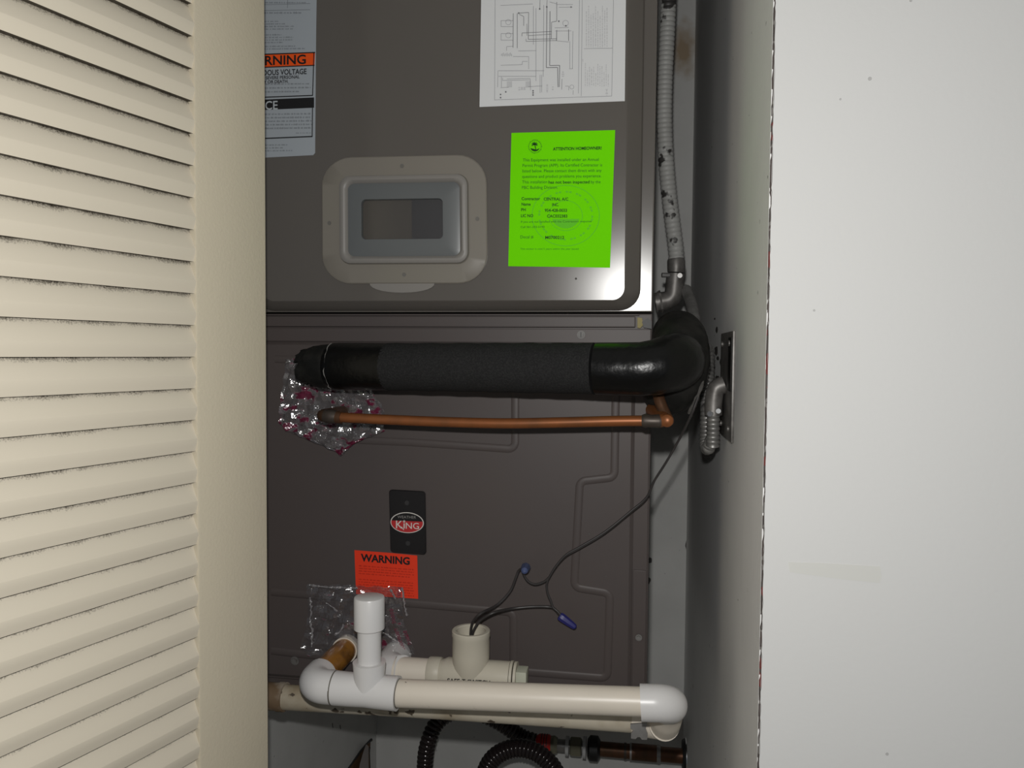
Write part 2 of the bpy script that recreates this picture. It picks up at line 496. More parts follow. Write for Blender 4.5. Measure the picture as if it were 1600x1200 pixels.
def greek(bm, x0, x1, y, h, sheet, slope=0.0, up=0.0004, rnd=None):
    """a line of print too small to read: word-sized broken strokes"""
    rnd = rnd or random
    x = x0
    while x < x1 - 1:
        w = min(rnd.uniform(2.0, 7.0), x1 - x)
        k = x
        while k < x + w - 0.6:
            t = rnd.uniform(0.45, 1.0) * h
            line(bm, k, y + slope * (k - x0) - t * 0.2, k + 0.75, y + slope * (k - x0) - t * 0.2, t, sheet, up)
            k += 1.15
        x += w + 1.3

# ================================================================== SETTING
XR, XL, YB, YF = 0.1025, -0.483, 0.655, -0.2
ZC = 2.45
# find the closet's right wall plane and front edge from where they are seen
front_edge = P(1196, 600, YF)
XR = front_edge.x
c_b = PX(1075, 700, XR); YB = c_b.y
XL = P(588, 1170, YB).x
print('closet', XR, YB, XL)

bm = bmesh.new(); box(bm, XL - 0.1, YB, 0, XR + 0.1, YB + 0.1, ZC)
wall_back = struct('wall_back', bm, closet_paint, 'grey-white painted back wall of the closet behind the unit')
bm = bmesh.new(); box(bm, XL - 0.1, YF + 0.1, 0, XL, YB, ZC)
wall_left = struct('wall_left', bm, closet_paint, 'left closet wall with peeling paint')
bm = bmesh.new(); box(bm, XR, YF + 0.1, 0, XR + 0.1, YB, ZC)
wall_right = struct('wall_right', bm, side_paint, 'right closet side wall, shaded')

def front_wall():
    bm = bmesh.new()
    box(bm, XR + 0.0013, YF, 0, 1.6, YF + 0.1, ZC)
    box(bm, -1.9, YF, 0, XL - 0.03, YF + 0.1, ZC)
    box(bm, XL - 0.03, YF, 2.08, XR + 0.0013, YF + 0.1, ZC)
    box(bm, XR, YF + 0.0013, 0, XR + 0.0013, YF + 0.1, 2.08, mi=1)
    return bm
wall_front = struct('wall_front', front_wall(), [white_wall, side_paint], 'bright white wall to the right of the closet opening')
# worn corner: a ragged chamfer down the edge of the opening
bm = bmesh.new()
zs = []
z = 0.0
while z < 2.08:
    zs.append(z); z += random.uniform(0.0025, 0.007)
zs.append(2.08)
prev = None
for z in zs:
    a = random.uniform(0.0, 0.0012); b = random.uniform(0.0004, 0.0018)
    if random.random() < 0.25: a += 0.0012
    row = [bm.verts.new((XR + 0.0001, YF + 0.0014, z)), bm.verts.new((XR + 0.0001 + a * 0.4, YF + 0.0004 + a * 0.5, z)),
           bm.verts.new((XR + 0.0004 + b * 0.3, YF + 0.0001, z)), bm.verts.new((XR + 0.0010 + b * 0.5, YF - 0.00005, z))]
    if prev:
        for k in range(3):
            f = bm.faces.new((prev[k], prev[k + 1], row[k + 1], row[k]))
    prev = row
obj('corner_bead', bm, chip_mat, wall_front, 'chipped corner edge showing red and grey beneath white paint')
# dents and scuffs on the white wall
S_w = Sheet(YF)
for px, py, r in ((1359, 123, 0.0014), (1272, 485, 0.0009), (1313, 155, 0.0008), (1423, 1, 0.001), (1386, 1178, 0.0012)):
    bm = bmesh.new(); disc(bm, P(px, py, YF), (0, 1, 0), r, 0.0006, 10)
    obj('nail_dent', bm, mat('dent_grey', (0.44, 0.44, 0.43), 0.7), wall_front)
bm = bmesh.new()
pts = [(1232, 878), (1290, 880), (1375, 885), (1378, 900), (1374, 911), (1300, 903), (1234, 894)]
plate(bm, [P(x, y, YF) for x, y in pts], 0.0002, -0.0005)
obj('paint_scuff', bm, scuff, wall_front)
# floor, ceiling
bm = bmesh.new(); box(bm, -1.9, -2.2, -0.05, 1.6, YB + 0.1, 0)
struct('floor', bm, mat('beige_floor', (0.36, 0.32, 0.27), 0.6, var=0.3, vscale=6), 'plain floor below the closet')
bm = bmesh.new(); box(bm, -1.9, -2.2, ZC, 1.6, YB + 0.1, ZC + 0.05)
struct('ceiling', bm, white_wall, 'plain white ceiling')

# old leak: a brown water stain soaked in the back wall's paint
bp_ = closet_paint.copy(); bp_.name = 'stained_closet_paint'
nt = bp_.node_tree; bs = nt.nodes['Principled BSDF']
src = bs.inputs['Base Color'].links[0].from_socket
geo = nt.nodes.new('ShaderNodeNewGeometry')
sc0 = P(1064, 72, YB); sc1 = P(1078, 70, YB); hz = (P(1064, 32, YB) - P(1064, 128, YB)).length / 2
mp = nt.nodes.new('ShaderNodeVectorMath'); mp.operation = 'SUBTRACT'; mp.inputs[1].default_value = P(1068, 78, YB)
nt.links.new(geo.outputs['Position'], mp.inputs[0])
ms = nt.nodes.new('ShaderNodeVectorMath'); ms.operation = 'DIVIDE'; ms.inputs[1].default_value = ((sc1 - sc0).length * 1.5, 1.0, hz)
nt.links.new(mp.outputs[0], ms.inputs[0])
ln = nt.nodes.new('ShaderNodeVectorMath'); ln.operation = 'LENGTH'; nt.links.new(ms.outputs[0], ln.inputs[0])
nz = nt.nodes.new('ShaderNodeTexNoise'); nz.inputs['Scale'].default_value = 45; nz.inputs['Detail'].default_value = 4
nt.links.new(geo.outputs['Position'], nz.inputs['Vector'])
ad = nt.nodes.new('ShaderNodeMath'); ad.operation = 'MULTIPLY_ADD'; ad.inputs[1].default_value = 1.1
nt.links.new(nz.outputs['Fac'], ad.inputs[0]); nt.links.new(ln.outputs['Value'], ad.inputs[2])
rr = nt.nodes.new('ShaderNodeMapRange'); rr.inputs['From Min'].default_value = 1.65; rr.inputs['From Max'].default_value = 0.9
rr.inputs['To Max'].default_value = 0.8
nt.links.new(ad.outputs[0], rr.inputs['Value'])
mx = nt.nodes.new('ShaderNodeMixRGB'); mx.inputs[2].default_value = (0.30, 0.20, 0.10, 1)
nt.links.new(rr.outputs[0], mx.inputs[0]); nt.links.new(src, mx.inputs[1]); nt.links.new(mx.outputs[0], bs.inputs['Base Color'])
wall_back.data.materials[0] = bp_
for px, py, w, h in ((1016, 876, 3.5, 5), (1013, 907, 4, 6), (1073, 853, 2, 8)):
    pts = [(px + w * math.cos(a) * random.uniform(.7, 1.2), py + h * math.sin(a) * random.uniform(.7, 1.2)) for a in [k * math.pi / 5 for k in range(10)]]
    bm = bmesh.new(); plate(bm, [P(x, y, YB) for x, y in pts], 0.0003, -0.001)
    obj('smudge', bm, smudge, wall_back)
# torn paint on the left wall
def PL(px, py, off=0.0): return PX(px, py, XL + off)
bm = bmesh.new()
out = [(579, 1157), (571, 1164), (562, 1176), (552, 1190), (540, 1206), (577, 1212), (578, 1180)]
a = [bm.verts.new(PL(x, y, 0.0012)) for x, y in out]; b = [bm.verts.new(PL(x, y, -0.003)) for x, y in out]
bm.faces.new(a)
for i in range(len(a)): bm.faces.new((a[i], b[i], b[(i + 1) % len(a)], a[(i + 1) % len(a)]))
obj('torn_patch', bm, brown_core, wall_left, 'brown torn patch in the paint')
bm = bmesh.new()
rows = [((572, 1163), (576, 1166), (574, 1170)), ((567, 1177), (573, 1178), (576, 1180)), ((562, 1195), (570, 1196), (576, 1197)), ((560, 1212), (569, 1212), (577, 1212))]
prev = None
for i, rw in enumerate(rows):
    r_ = [bm.verts.new(PL(x, y, (0.010, 0.006, 0.002)[k] + 0.002)) for k, (x, y) in enumerate(rw)]
    if prev:
        for k in range(2): bm.faces.new((prev[k], prev[k + 1], r_[k + 1], r_[k]))
    prev = r_
obj('peeled_flap', bm, peel_paper, wall_left, 'curled pale flap of peeling paint')
for (x0, y0, x1, y1) in ((519, 1130, 520, 1137), (531, 1133, 532, 1139)):
    bm = bmesh.new(); tube(bm, [PL(x0, y0), PL(x1, y1)], 0.0008, 6); obj('crack', bm, cabinet_dark, wall_left)
bm = bmesh.new()
tube(bm, [PL(580, 1156, .001), PL(573, 1162, .001), PL(563, 1174, .001), PL(550, 1193, .001), PL(540, 1207, .001)], [0.003, 0.0016, 0.0022, 0.0018, 0.002], 6)
obj('crack', bm, cabinet_dark, wall_left)
bm = bmesh.new()
tube(bm, [PL(577, 1168, .001), PL(577, 1175, .001), PL(578, 1200, .001)], [0.0025, 0.0012, 0.0012], 6)
obj('crack', bm, cabinet_dark, wall_left)

# ================================================================== LOUVRED DOOR
DA = math.radians(16.6)
edge = P(417, 600, -0.147)
door = bpy.data.objects.new('door_1', None)
COL.objects.link(door)
ang = math.atan2(-math.cos(DA), -math.sin(DA))
door.location = (edge.x, edge.y, 0)
door.rotation_euler = (0, 0, ang)
door['kind'] = 'structure'; door['label'] = 'cream louvred folding door panel at the left, dusty between its slats'
WLOC[door.name] = Vector((0, 0, 0))
PITCHZ = 0.0257
_n = Vector((math.cos(DA), -math.sin(DA), 0)); _e = Vector((-math.sin(DA), -math.cos(DA), 0)); _d = ray(308, 600)
_h = CAM + _d * ((Vector((edge.x, edge.y, 0)) - CAM).dot(_n) / _d.dot(_n))
STW = (_h - edge).dot(_e)
print('stile', STW)
ST, TH, WD = STW, 0.028, 0.42      # stile width, thickness, panel width
def door_part(name, bm, material):
    me = bpy.data.meshes.new(name); finish(bm, me, 30); me.materials.append(material)
    o = bpy.data.objects.new(name, me); COL.objects.link(o); o.parent = door
    return o
for x0, x1 in ((0.0, ST), (WD - ST, WD)):
    bm = bmesh.new(); box(bm, x0, -TH, 0.02, x1, 0, 2.05, 0.0022); door_part('stile', bm, stile_mat)
for z0, z1 in ((0.02, 0.13), (1.99, 2.05)):
    bm = bmesh.new(); box(bm, ST - 0.001, -TH + 0.002, z0, WD - ST + 0.001, -0.001, z1, 0.001); door_part('rail', bm, stile_mat)
prof = [(-0.0007, -0.0126), (0.0004, -0.0078), (0.0010, -0.0040), (0.0009, -0.0022), (0.0002, -0.0002), (-0.0049, 0.0124),
        (-0.0085, 0.0175), (-0.0150, 0.0185), (-0.0170, 0.0160), (-0.0120, 0.0080), (-0.0090, 0.0010), (-0.0085, -0.0080), (-0.0065, -0.0126)]
bm = bmesh.new()
ends = []
for x in (ST - 0.003, WD - ST + 0.003):
    ends.append([bm.verts.new((x, u - 0.0016, z)) for u, z in prof])
n = len(prof)
for k in range(n):
    bm.faces.new((ends[0][k], ends[0][(k + 1) % n], ends[1][(k + 1) % n], ends[1][k]))
bm.faces.new(ends[0][::-1]); bm.faces.new(ends[1])
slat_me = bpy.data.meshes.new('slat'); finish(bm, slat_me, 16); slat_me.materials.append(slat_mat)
# slat line seen level with the horizon: fix the phase of the slats there
dray = ray(0, 558)
e = Vector((-math.sin(DA), -math.cos(DA), 0)); nrm = Vector((math.cos(DA), -math.sin(DA), 0))
t = (Vector((edge.x, edge.y, 0)) - CAM).dot(nrm) / dray.dot(nrm)
zph = (CAM + dray * t).z
print('door hit', CAM + dray * t)
k0 = int((zph - 0.15) / PITCHZ)
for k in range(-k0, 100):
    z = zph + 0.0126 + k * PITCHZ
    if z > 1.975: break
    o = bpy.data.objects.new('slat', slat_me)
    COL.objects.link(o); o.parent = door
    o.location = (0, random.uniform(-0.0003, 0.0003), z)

# ================================================================== AIR HANDLER
YLOW = 0.006           # lower panel front
YFL = 0.014            # cabinet flange
ctop = 2.30
RX = P(1020, 470, YFL).x
BZ = P(430, 1072, YFL).z
LX = RX - 0.445
print('ac', LX, RX, BZ)
ac = thing('air_handler', ((LX + RX) / 2, 0.25, BZ), 'tall grey enamelled steel air handler filling the closet behind the pipes', 'air handler')
bm = bmesh.new()
box(bm, LX, YFL, BZ, RX, 0.50, P(700, 490, YFL).z, 0.0015)
obj('cabinet', bm, coil_grey, ac, angle=15)

# blower section on top of the coil section, leaning forward slightly
def lean(v): v.co.y -= LEAN * (v.co.z - LEANZ)
UZ = PU(700, 488, YFL).z
bm = bmesh.new()
box(bm, LX, YFL, UZ, PU(1020, 470, YFL).x, 0.48, ctop, 0.0015)
for v in bm.verts:
    if v.co.y < 0.2: lean(v)
obj('blower_cabinet', bm, cabinet_grey, ac, angle=15)
# upper access panel, pressed with a sloping folded edge
def pressed_panel(x0, z0, x1, z1, yb, yf, inset, rad, prof=None, zk=1.0):
    bm = bmesh.new()
    prof = prof or [(0, 0), (0.03, 0.10), (0.10, 0.22), (0.5, 0.58), (0.86, 0.90), (0.94, 0.965), (1.0, 1.0)]
    loops = []
    for a, b in prof:
        ins = inset * a; y = yb + (yf - yb) * b
        loops.append([Vector((px, y, pz)) for px, pz in rrect(x0 + ins, z0 + ins * zk, x1 - ins, z1 - ins, max(rad - ins * 0.6, 0.003), 8)])
    loft(bm, loops)
    return bm
ux1 = PU(1001, 440, YFL).x
uz0 = PU(700, 485, 0.006).z
bm = pressed_panel(LX + 0.004, uz0, ux1, ctop - 0.02, YFL, 0.0, 0.0165, 0.022, zk=0.62)
for v in bm.verts: lean(v)
obj('upper_panel', bm, cabinet_grey, ac, angle=18)
# ledge between the panels
lz1 = P(700, 494, 0.008).z; lz0 = P(700, 511, 0.008).z
bm = bmesh.new(); box(bm, LX + 0.002, 0.0075, lz0, P(993, 505, 0.008).x, 0.0165, lz1, 0.0012)
obj('ledge', bm, coil_grey, ac, angle=15)
bm = bmesh.new(); box(bm, LX + 0.002, 0.0095, lz1 + 0.0005, P(999, 505, 0.008).x, 0.0165, P(700, 490.5, 0.008).z, 0.0008)
obj('seam_lip', bm, coil_grey, ac, angle=15)
bm = bmesh.new()
plate(bm, [P(x, y, 0.008) for x, y in ((996, 496), (1003, 497), (1005, 508), (1000, 513), (996, 512))], 0.001, -0.004)
obj('sealant_blob', bm, mould, ac, 'yellowish sealant blob')
bm = bmesh.new()
plate(bm, [P(x, y, 0.006) for x, y in ((1003, 503), (1012, 497), (1018, 502), (1018, 514), (1006, 512))], 0.002, -0.006)
obj('gasket_end', bm, rubber, ac, 'black gasket end')
# lower panel
pz1 = P(700, 513.5, YLOW).z; pz0 = P(428, 1061, YLOW).z
prx = P(1017, 525, YLOW).x
bm = bmesh.new()
box(bm, LX + 0.001, YLOW + 0.003, pz0, prx, 0.016, pz1, 0.001)        # side flange plane
lx1 = P(990, 800, YLOW).x
tz = P(700, 535, YLOW).z
pnl = pressed_panel(LX + 0.003, pz0 + 0.002, lx1, tz, YLOW + 0.0032, YLOW, 0.004, 0.008)
me_t = bpy.data.meshes.new('tmp'); pnl.to_mesh(me_t); pnl.free(); bm.from_mesh(me_t); bpy.data.meshes.remove(me_t)
box(bm, LX + 0.003, YLOW - 0.001, P(700, 534.5, YLOW).z, prx, YLOW + 0.004, pz1, 0.0007)   # folded top lip
obj('lower_panel', bm, coil_grey, ac, angle=15)
# pressed beads on the lower panel (raised half-round ribs)
def bead(paths, w=0.0046, h=0.0016):
    bm = bmesh.new()
    for pts in paths:
        p3 = [P(x, y, YLOW) for x, y in pts]
        path = [p3[0]]
        for i in range(1, len(p3) - 1):
            bp = bend(p3[i - 1], p3[i], p3[i + 1], 0.0075, 6)
            path += bp[1:-1]
        path.append(p3[-1])
        fr = frames(path)
        rows = []
        for q, (tt, nn, bb) in zip(path, fr):
            side = tt.cross(Vector((0, 1, 0))).normalized()
            row = []
            for i in range(7):
                a = math.pi * i / 6
                row.append(bm.verts.new(q + side * (w * math.cos(a)) + Vector((0, 0.0004 - h * math.sin(a), 0))))
            rows.append(row)
        for a, b in zip(rows[:-1], rows[1:]):
            for k in range(6): bm.faces.new((a[k], a[k + 1], b[k + 1], b[k]))
    return bm
for pts in ([(430, 561), (468, 562), (474, 640), (478, 684), (640, 691), (805, 702), (805, 600), (806, 562), (468, 562)],
            [(963, 562), (960, 746), (906, 752), (897, 918), (953, 927), (949, 1060), (820, 1050), (600, 1037), (424, 1017)],
            [(424, 925), (640, 943), (802, 957), (802, 1046)]):
    obj('pressed_bead', bead([pts]), coil_grey, ac, angle=50)
# notch where the side flange is lapped
bm = bmesh.new(); box(bm, P(990, 892, YLOW).x, YLOW + 0.0015, pz0 + 0.004, prx - 0.001, YLOW + 0.0045, P(1000, 892, YLOW).z, 0.0006)
obj('side_flange', bm, coil_grey, ac, angle=15)
# screws
def screw(px, py, Y, r, material, slot=True):
    bm = bmesh.new(); c = P(px, py, Y)
    disc(bm, c + Vector((0, -0.0004, 0)), (0, 1, 0), r * 1.45, 0.0012, 20)
    disc(bm, c + Vector((0, -0.0015, 0)), (0, 1, 0), r, 0.003, 6)
    o = obj('screw', bm, material, ac)
    if slot:
        bm = bmesh.new(); box(bm, c.x - 0.0004, c.y - 0.0034, c.z - r * 0.85, c.x + 0.0004, c.y - 0.0025, c.z + r * 0.85)
        obj('screw_slot', bm, cabinet_dark, o)
screw(908, 523, YLOW - 0.001, 0.0030, screw_grey)
screw(461, 1032, YLOW, 0.0034, galv_dark, False)
screw(998, 996, YLOW, 0.0024, screw_grey, False)
for px, py, r in ((631, 190, 0.0011), (900, 435.5, 0.0012), (947, 900, 0.0008), (921, 834, 0.001)):
    bm = bmesh.new(); disc(bm, PU(px, py, 0.0005) if py < 480 else P(px, py, YLOW), (0, 1, 0), r, 0.0012, 8)
    obj('paint_speck', bm, smudge, ac)

# ---- inspection window cover (frosted plastic) on the upper panel
Wc = Sheet(0.0)
def wpx(s, t):   # s,t in 0..1 over the cover
    tl, tr, br, bl = (503.5, 247), (760.5, 241.5), (762.5, 443), (504.5, 443.5)
    x = (1 - s) * (1 - t) * tl[0] + s * (1 - t) * tr[0] + s * t * br[0] + (1 - s) * t * bl[0]
    y = (1 - s) * (1 - t) * tl[1] + s * (1 - t) * tr[1] + s * t * br[1] + (1 - s) * t * bl[1]
    return PU(x, y, 0.0)
def wr(x0, y0, x1, y1, r, up):      # rounded rect in px inside a 258 x 200 frame
    return [wpx(a / 258.0, b / 200.0) + Vector((0, -up, 0)) for a, b in rrect(x0, y0, x1, y1, r, 8)]
win = bmesh.new()
loft(win, [wr(0, 0, 258, 200, 46, -0.001), wr(0, 0, 258, 200, 46, 0.0016), wr(1.5, 1.5, 256.5, 198.5, 45, 0.0024),
           wr(28, 30, 230, 170, 18, 0.0024), wr(30, 32, 228, 168, 17, 0.0056), wr(33, 35, 225, 165, 15, 0.0068),
           wr(37, 38, 221, 162, 13, 0.0068), wr(40, 41, 218, 159, 11, 0.0056), wr(41, 42, 217, 158, 10, 0.0044)], cap=False)
cover = obj('inspection_window', win, frost, ac, 'frosted plastic cover plate with a clear centre window')
# tab under the cover
bm = bmesh.new()
pts = [(578, 441)] + [(629 + 51 * math.cos(a), 441 + 16.5 * math.sin(a) ** 0.8) for a in [math.pi * (1 - k / 14.0) for k in range(1, 14)]] + [(680, 441)]
plate(bm, [PU(x, y, 0.0) for x, y in pts], 0.0016, -0.0005)
obj('pull_tab', bm, frost_ridge, cover)
# raised ridge ring
bm = bmesh.new()
loft(bm, [wr(28.5, 30.5, 229.5, 169.5, 18, 0.0020), wr(29.5, 31.5, 228.5, 168.5, 17, 0.0060), wr(33, 35, 225, 165, 15, 0.0074),
          wr(37, 38, 221, 162, 13, 0.0074), wr(40.5, 41.5, 217.5, 158.5, 11, 0.0056), wr(42, 43, 216, 157, 10, 0.0035)], cap=False)
obj('ridge_frame', bm, frost_ridge, cover)
# well with a window cut in it
bm = bmesh.new()
loft(bm, [wr(41, 42, 217, 158, 10, 0.0036), wr(47, 47, 211, 153, 8, 0.0046), wr(63, 68, 190, 131, 7, 0.0046), wr(64, 69, 189, 130, 7, 0.0012)], cap=False)
obj('window_well', bm, frost_blue, cover)
bm = bmesh.new()
vs = [bm.verts.new(p) for p in wr(62, 67, 191, 132, 6, 0.0040)]; bm.faces.new(vs)
obj('pane', bm, pane, cover)
bm = bmesh.new()
plate(bm, [wpx(x / 258.0, y / 200.0) for x, y in ((140, 66), (192, 66), (192, 133), (140, 133))], 0.0008, -0.0005)
obj('breaker_face', bm, mat('dark_breaker', (0.052, 0.050, 0.053), 0.5), cover)
for x, y in ((126, 16), (128, 186), (243, 100), (12, 104)):
    bm = bmesh.new(); c = wpx(x / 258.0, y / 200.0); disc(bm, c + Vector((0, -0.0024, 0)), (0, 1, 0), 0.0022, 0.0006, 14)
    obj('rivet', bm, mat('frost_dim', (0.125, 0.118, 0.105), 0.5), cover)

# ---- warning label at the left of the upper panel (factory sticker)
L = Sheet(0.0, PU)
bm = bmesh.new()
out = [PU(x, y, 0) for x, y in ((352, -40), (495.5, -46), (494, 60), (492.5, 239), (489.5, 242.5), (344, 250))]
plate(bm, out, 0.0004, -0.0004)
lab = obj('warning_label', bm, label_white, ac, 'white and pale blue warning label with an orange band, half hidden by the door')
sl = -0.035
bm = bmesh.new(); plate(bm, [PU(x, y, 0) for x, y in ((356, 88), (492.5, 83), (491.5, 102), (356, 107.5))], 0.0007, 0.0001)
ob = obj('orange_band', bm, orange, lab)
bm = bmesh.new()
for a in ((356, 87.5, 493, 82.5, 1.8), (356, 108, 492, 102.5, 1.6), (491, 83, 489, 149, 1.4), (484.8, 84, 484.6, 103, 0.01), (356, 154.5, 489.5, 149.5, 1.6), (488.8, 168, 488.3, 213.5, 1.4), (356, 219, 489, 213.6, 1.8)):
    line(bm, *a, L, 0.0009)
plate(bm, [PU(x, y, 0) for x, y in ((356, 158.5), (491, 152.5), (491, 168.5), (356, 174.5))], 0.0007, 0.0001)
text(bm, 'WARNING', 377, 478.5, 103.5, 14.2, L, 0.0009, 0.022, sl)
text(bm, 'HAZARDOUS VOLTAGE', 381, 479.5, 119.3, 8.3, L, 0.0008, 0.02, sl)
text(bm, 'CAN CAUSE SEVERE PERSONAL', 379, 468.5, 125.8, 4.8, L, 0.0008, 0.02, sl)
text(bm, 'INJURY OR DEATH.', 397, 451, 131.5, 4.8, L, 0.0008, 0.02, sl)
obj('lettering', bm, ink, lab, kind='stuff')
bm = bmesh.new(); text(bm, 'NOTICE', 374, 434.5, 173.2, 13.2, L, 0.001, 0.012, sl)
obj('lettering', bm, mat('label_letter_white', (0.42, 0.45, 0.47), 0.5), lab, kind='stuff')
bm = bmesh.new()
rnd = random.Random(3)
for y, x1, h in ((5, 480, 2), (21, 471, 3.0), (35, 436, 2.2), (39, 447, 2.2), (43, 461, 2.2), (47, 458, 2.2), (56, 441, 2.2), (60, 459, 2.2), (64, 458, 2.2), (68, 444, 2.2), (74, 462, 2.2), (78, 477, 2.4),
                 (133, 486, 2.6), (139, 486, 2.8), (145, 470, 2.8), (180, 487, 3), (185.5, 487, 3), (191, 487, 3), (196.5, 488, 3), (202, 487, 3), (208.5, 487, 1.6), (228, 450, 2.3), (232.5, 444, 2.3), (237, 458, 2.3)):
    x0 = 463 if h == 1.6 else 360
    greek(bm, x0, x1, y - sl * 0 + 0.0, h, L, 0.0 if y < 30 else -0.012, 0.0007, rnd)
line(bm, 360, 18, 485, 15.5, 0.7, L, 0.0007); line(bm, 360, 9, 485, 6, 0.6, L, 0.0007); line(bm, 450, 0, 449.5, 13, 0.6, L, 0.0007)
obj('fine_print', bm, mat('label_print_grey', (0.15, 0.165, 0.18), 0.6), lab, kind='stuff')

# ---- black badge
B = Sheet(YLOW)
bm = bmesh.new()
def bq(s, t, up=0.0):
    tl, tr, br, bl = (608.5, 764.5), (665, 767.5), (666.5, 866.5), (611, 862.5)
    x = (1 - s) * (1 - t) * tl[0] + s * (1 - t) * tr[0] + s * t * br[0] + (1 - s) * t * bl[0]
    y = (1 - s) * (1 - t) * tl[1] + s * (1 - t) * tr[1] + s * t * br[1] + (1 - s) * t * bl[1]
    return P(x, y, YLOW) + Vector((0, -up, 0))
def br_(x0, y0, x1, y1, r, up): return [bq(a / 57.0, b / 99.0, up) for a, b in rrect(x0, y0, x1, y1, r, 5)]
loft(bm, [br_(0, 0, 57, 99, 5, -0.0005), br_(0, 0, 57, 99, 5, 0.0018), br_(1, 1, 56, 98, 4.5, 0.0025)])
badge = obj('nameplate', bm, badge_black, ac, 'black badge with a red and white oval emblem')
def ell(cx, cy, a, b, up, a0=0, a1=360, n=40):
    return [P(cx + a * math.cos(math.radians(a0 + (a1 - a0) * k / n)), cy + 0.04 * a * math.cos(math.radians(a0 + (a1 - a0) * k / n)) + b * math.sin(math.radians(a0 + (a1 - a0) * k / n)), YLOW) + Vector((0, -up, 0)) for k in range(n + (a1 - a0 != 360))]
bm = bmesh.new(); bm.faces.new([bm.verts.new(p) for p in ell(637.3, 815.8, 26, 16.2, 0.0027)])
obj('emblem_rim', bm, badge_white, badge)
bm = bmesh.new(); bm.faces.new([bm.verts.new(p) for p in ell(637.3, 815.8, 24.6, 14.9, 0.0029)])
obj('emblem_top', bm, badge_black, badge)
bm = bmesh.new(); bm.faces.new([bm.verts.new(p) for p in ell(637.3, 815.8, 24.6, 14.9, 0.0031, -10, 190)])
obj('emblem_field', bm, badge_red, badge)
bm = bmesh.new()
text(bm, 'K', 620.2, 630.5, 824.3, 12.2, B, 0.0034, 0.004, 0.04)
line(bm, 628.5, 822, 632.5, 827, 1.2, B, 0.0034)
text(bm, 'I', 632.0, 633.9, 824.6, 8.2, B, 0.0034, 0.0, 0.04)
text(bm, 'NG', 635.5, 656.0, 824.9, 9.6, B, 0.0034, 0.004, 0.04)
for k in (-1.6, 0, 1.6):
    line(bm, 632.9 + k, 812.6 - 1.2 * (abs(k) < 1), 632.9 + k * 0.5, 814.8, 0.9, B, 0.0034)
line(bm, 631.6, 814.9, 634.2, 814.9, 1.0, B, 0.0034)
obj('lettering', bm, badge_white, badge, kind='stuff')
bm = bmesh.new(); text(bm, 'WEATHER', 622.5, 651.5, 808.6, 4.2, B, 0.0034, 0.0, 0.03)
obj('lettering', bm, badge_dim, badge, kind='stuff')
for px, py in ((637, 785), (638.5, 848)):
    bm = bmesh.new(); disc(bm, P(px, py, YLOW) + Vector((0, -0.0025, 0)), (0, 1, 0), 0.0026, 0.0012, 14)
    obj('stud', bm, mat('badge_stud', (0.025, 0.024, 0.025), 0.4), badge)

# ---- red warning sticker
Sx = Sheet(YLOW)
bm = bmesh.new()
plate(bm, [P(x, y, YLOW) for x, y in ((554, 859.5), (612, 864), (652, 868), (653.5, 935.5), (600, 932), (556.5, 928))], 0.0004, -0.0003)
rs = obj('warning_sticker', bm, label_red, ac, 'orange-red warning sticker below the black badge')
bm = bmesh.new(); text(bm, 'WARNING', 564, 640.5, 876.3, 11.2, Sx, 0.0007, 0.035, 0.075)
obj('lettering', bm, ink, rs, kind='stuff')
bm = bmesh.new(); rnd = random.Random(5)
for i, y in enumerate((884, 888, 892, 896, 905, 909, 913, 917, 921, 925)):
    greek(bm, 561, 647 if i != 3 else 640, y, 1.9, Sx, 0.075, 0.0007, rnd)
obj('fine_print', bm, red_ink, rs, kind='stuff')

# ================================================================== PAPERS ON THE PANEL
# wiring diagram sheet
W = Sheet(-0.0005, PU)
crn = [(752.5, -40), (978.5, -46), (976.2, 158), (749.3, 167.2)]
ws = thing('wiring_diagram_sheet', PU(862, 162, -0.0005), 'white printed wiring diagram sheet stuck high on the grey panel', 'paper sheet')
bm = bmesh.new(); plate(bm, [PU(x, y, -0.0005) for x, y in crn], 0.0002, -0.0004); obj('paper', bm, paper_white, ws)
def zl(x, y): return 740 + x * 0.1625, y * 0.1625
def zline(bm, x0, y0, x1, y1, w=0.8):
    a = zl(x0, y0); b = zl(x1, y1); line(bm, *a, *b, w, W, 0.0005)
def zpoly(bm, pts, w=0.8):
    for a, b in zip(pts[:-1], pts[1:]): zline(bm, *a, *b, w)
bm = bmesh.new()
zpoly(bm, [(432, 128), (530, 122), (527, 345), (527, 380), (800, 375)], 0.75)
zpoly(bm, [(440, 140), (482, 160), (482, 250)], 0.7); zline(bm, 382, 130, 380, 460, 0.8); zline(bm, 420, 130, 420, 465, 0.8)
zpoly(bm, [(705, 65), (700, 652), (808, 650), (812, 840)], 0.95); zpoly(bm, [(735, 110), (732, 632), (828, 630), (824, 838)], 0.95)
zline(bm, 640, 0, 636, 90, 0.6); zline(bm, 708, 0, 704, 66, 0.6); zpoly(bm, [(800, 20), (800, 205), (750, 215), (748, 375)], 0.75)
zpoly(bm, [(800, 290), (798, 395)], 0.95); zpoly(bm, [(914, 285), (914, 395)], 0.9)
zpoly(bm, [(465, 350), (467, 318), (750, 305)], 0.7); zpoly(bm, [(527, 345), (745, 330)], 0.6); zpoly(bm, [(505, 375), (505, 400), (800, 392)], 0.6)
zpoly(bm, [(512, 230), (514, 345)], 0.6); zpoly(bm, [(850, 760), (848, 862)], 0.6)
for x, y in ((260, 910), (260, 940), (310, 885), (572, 875), (572, 895), (572, 915), (434, 128), (636, 88), (704, 68), (938, 70), (888, 250), (820, 206)):
    a = zl(x, y); line(bm, a[0] - 1.1, a[1], a[0] + 1.1, a[1], 2.2, W, 0.0005)
obj('diagram_bold_lines', bm, ink_mid, ws, kind='stuff')
bm = bmesh.new()
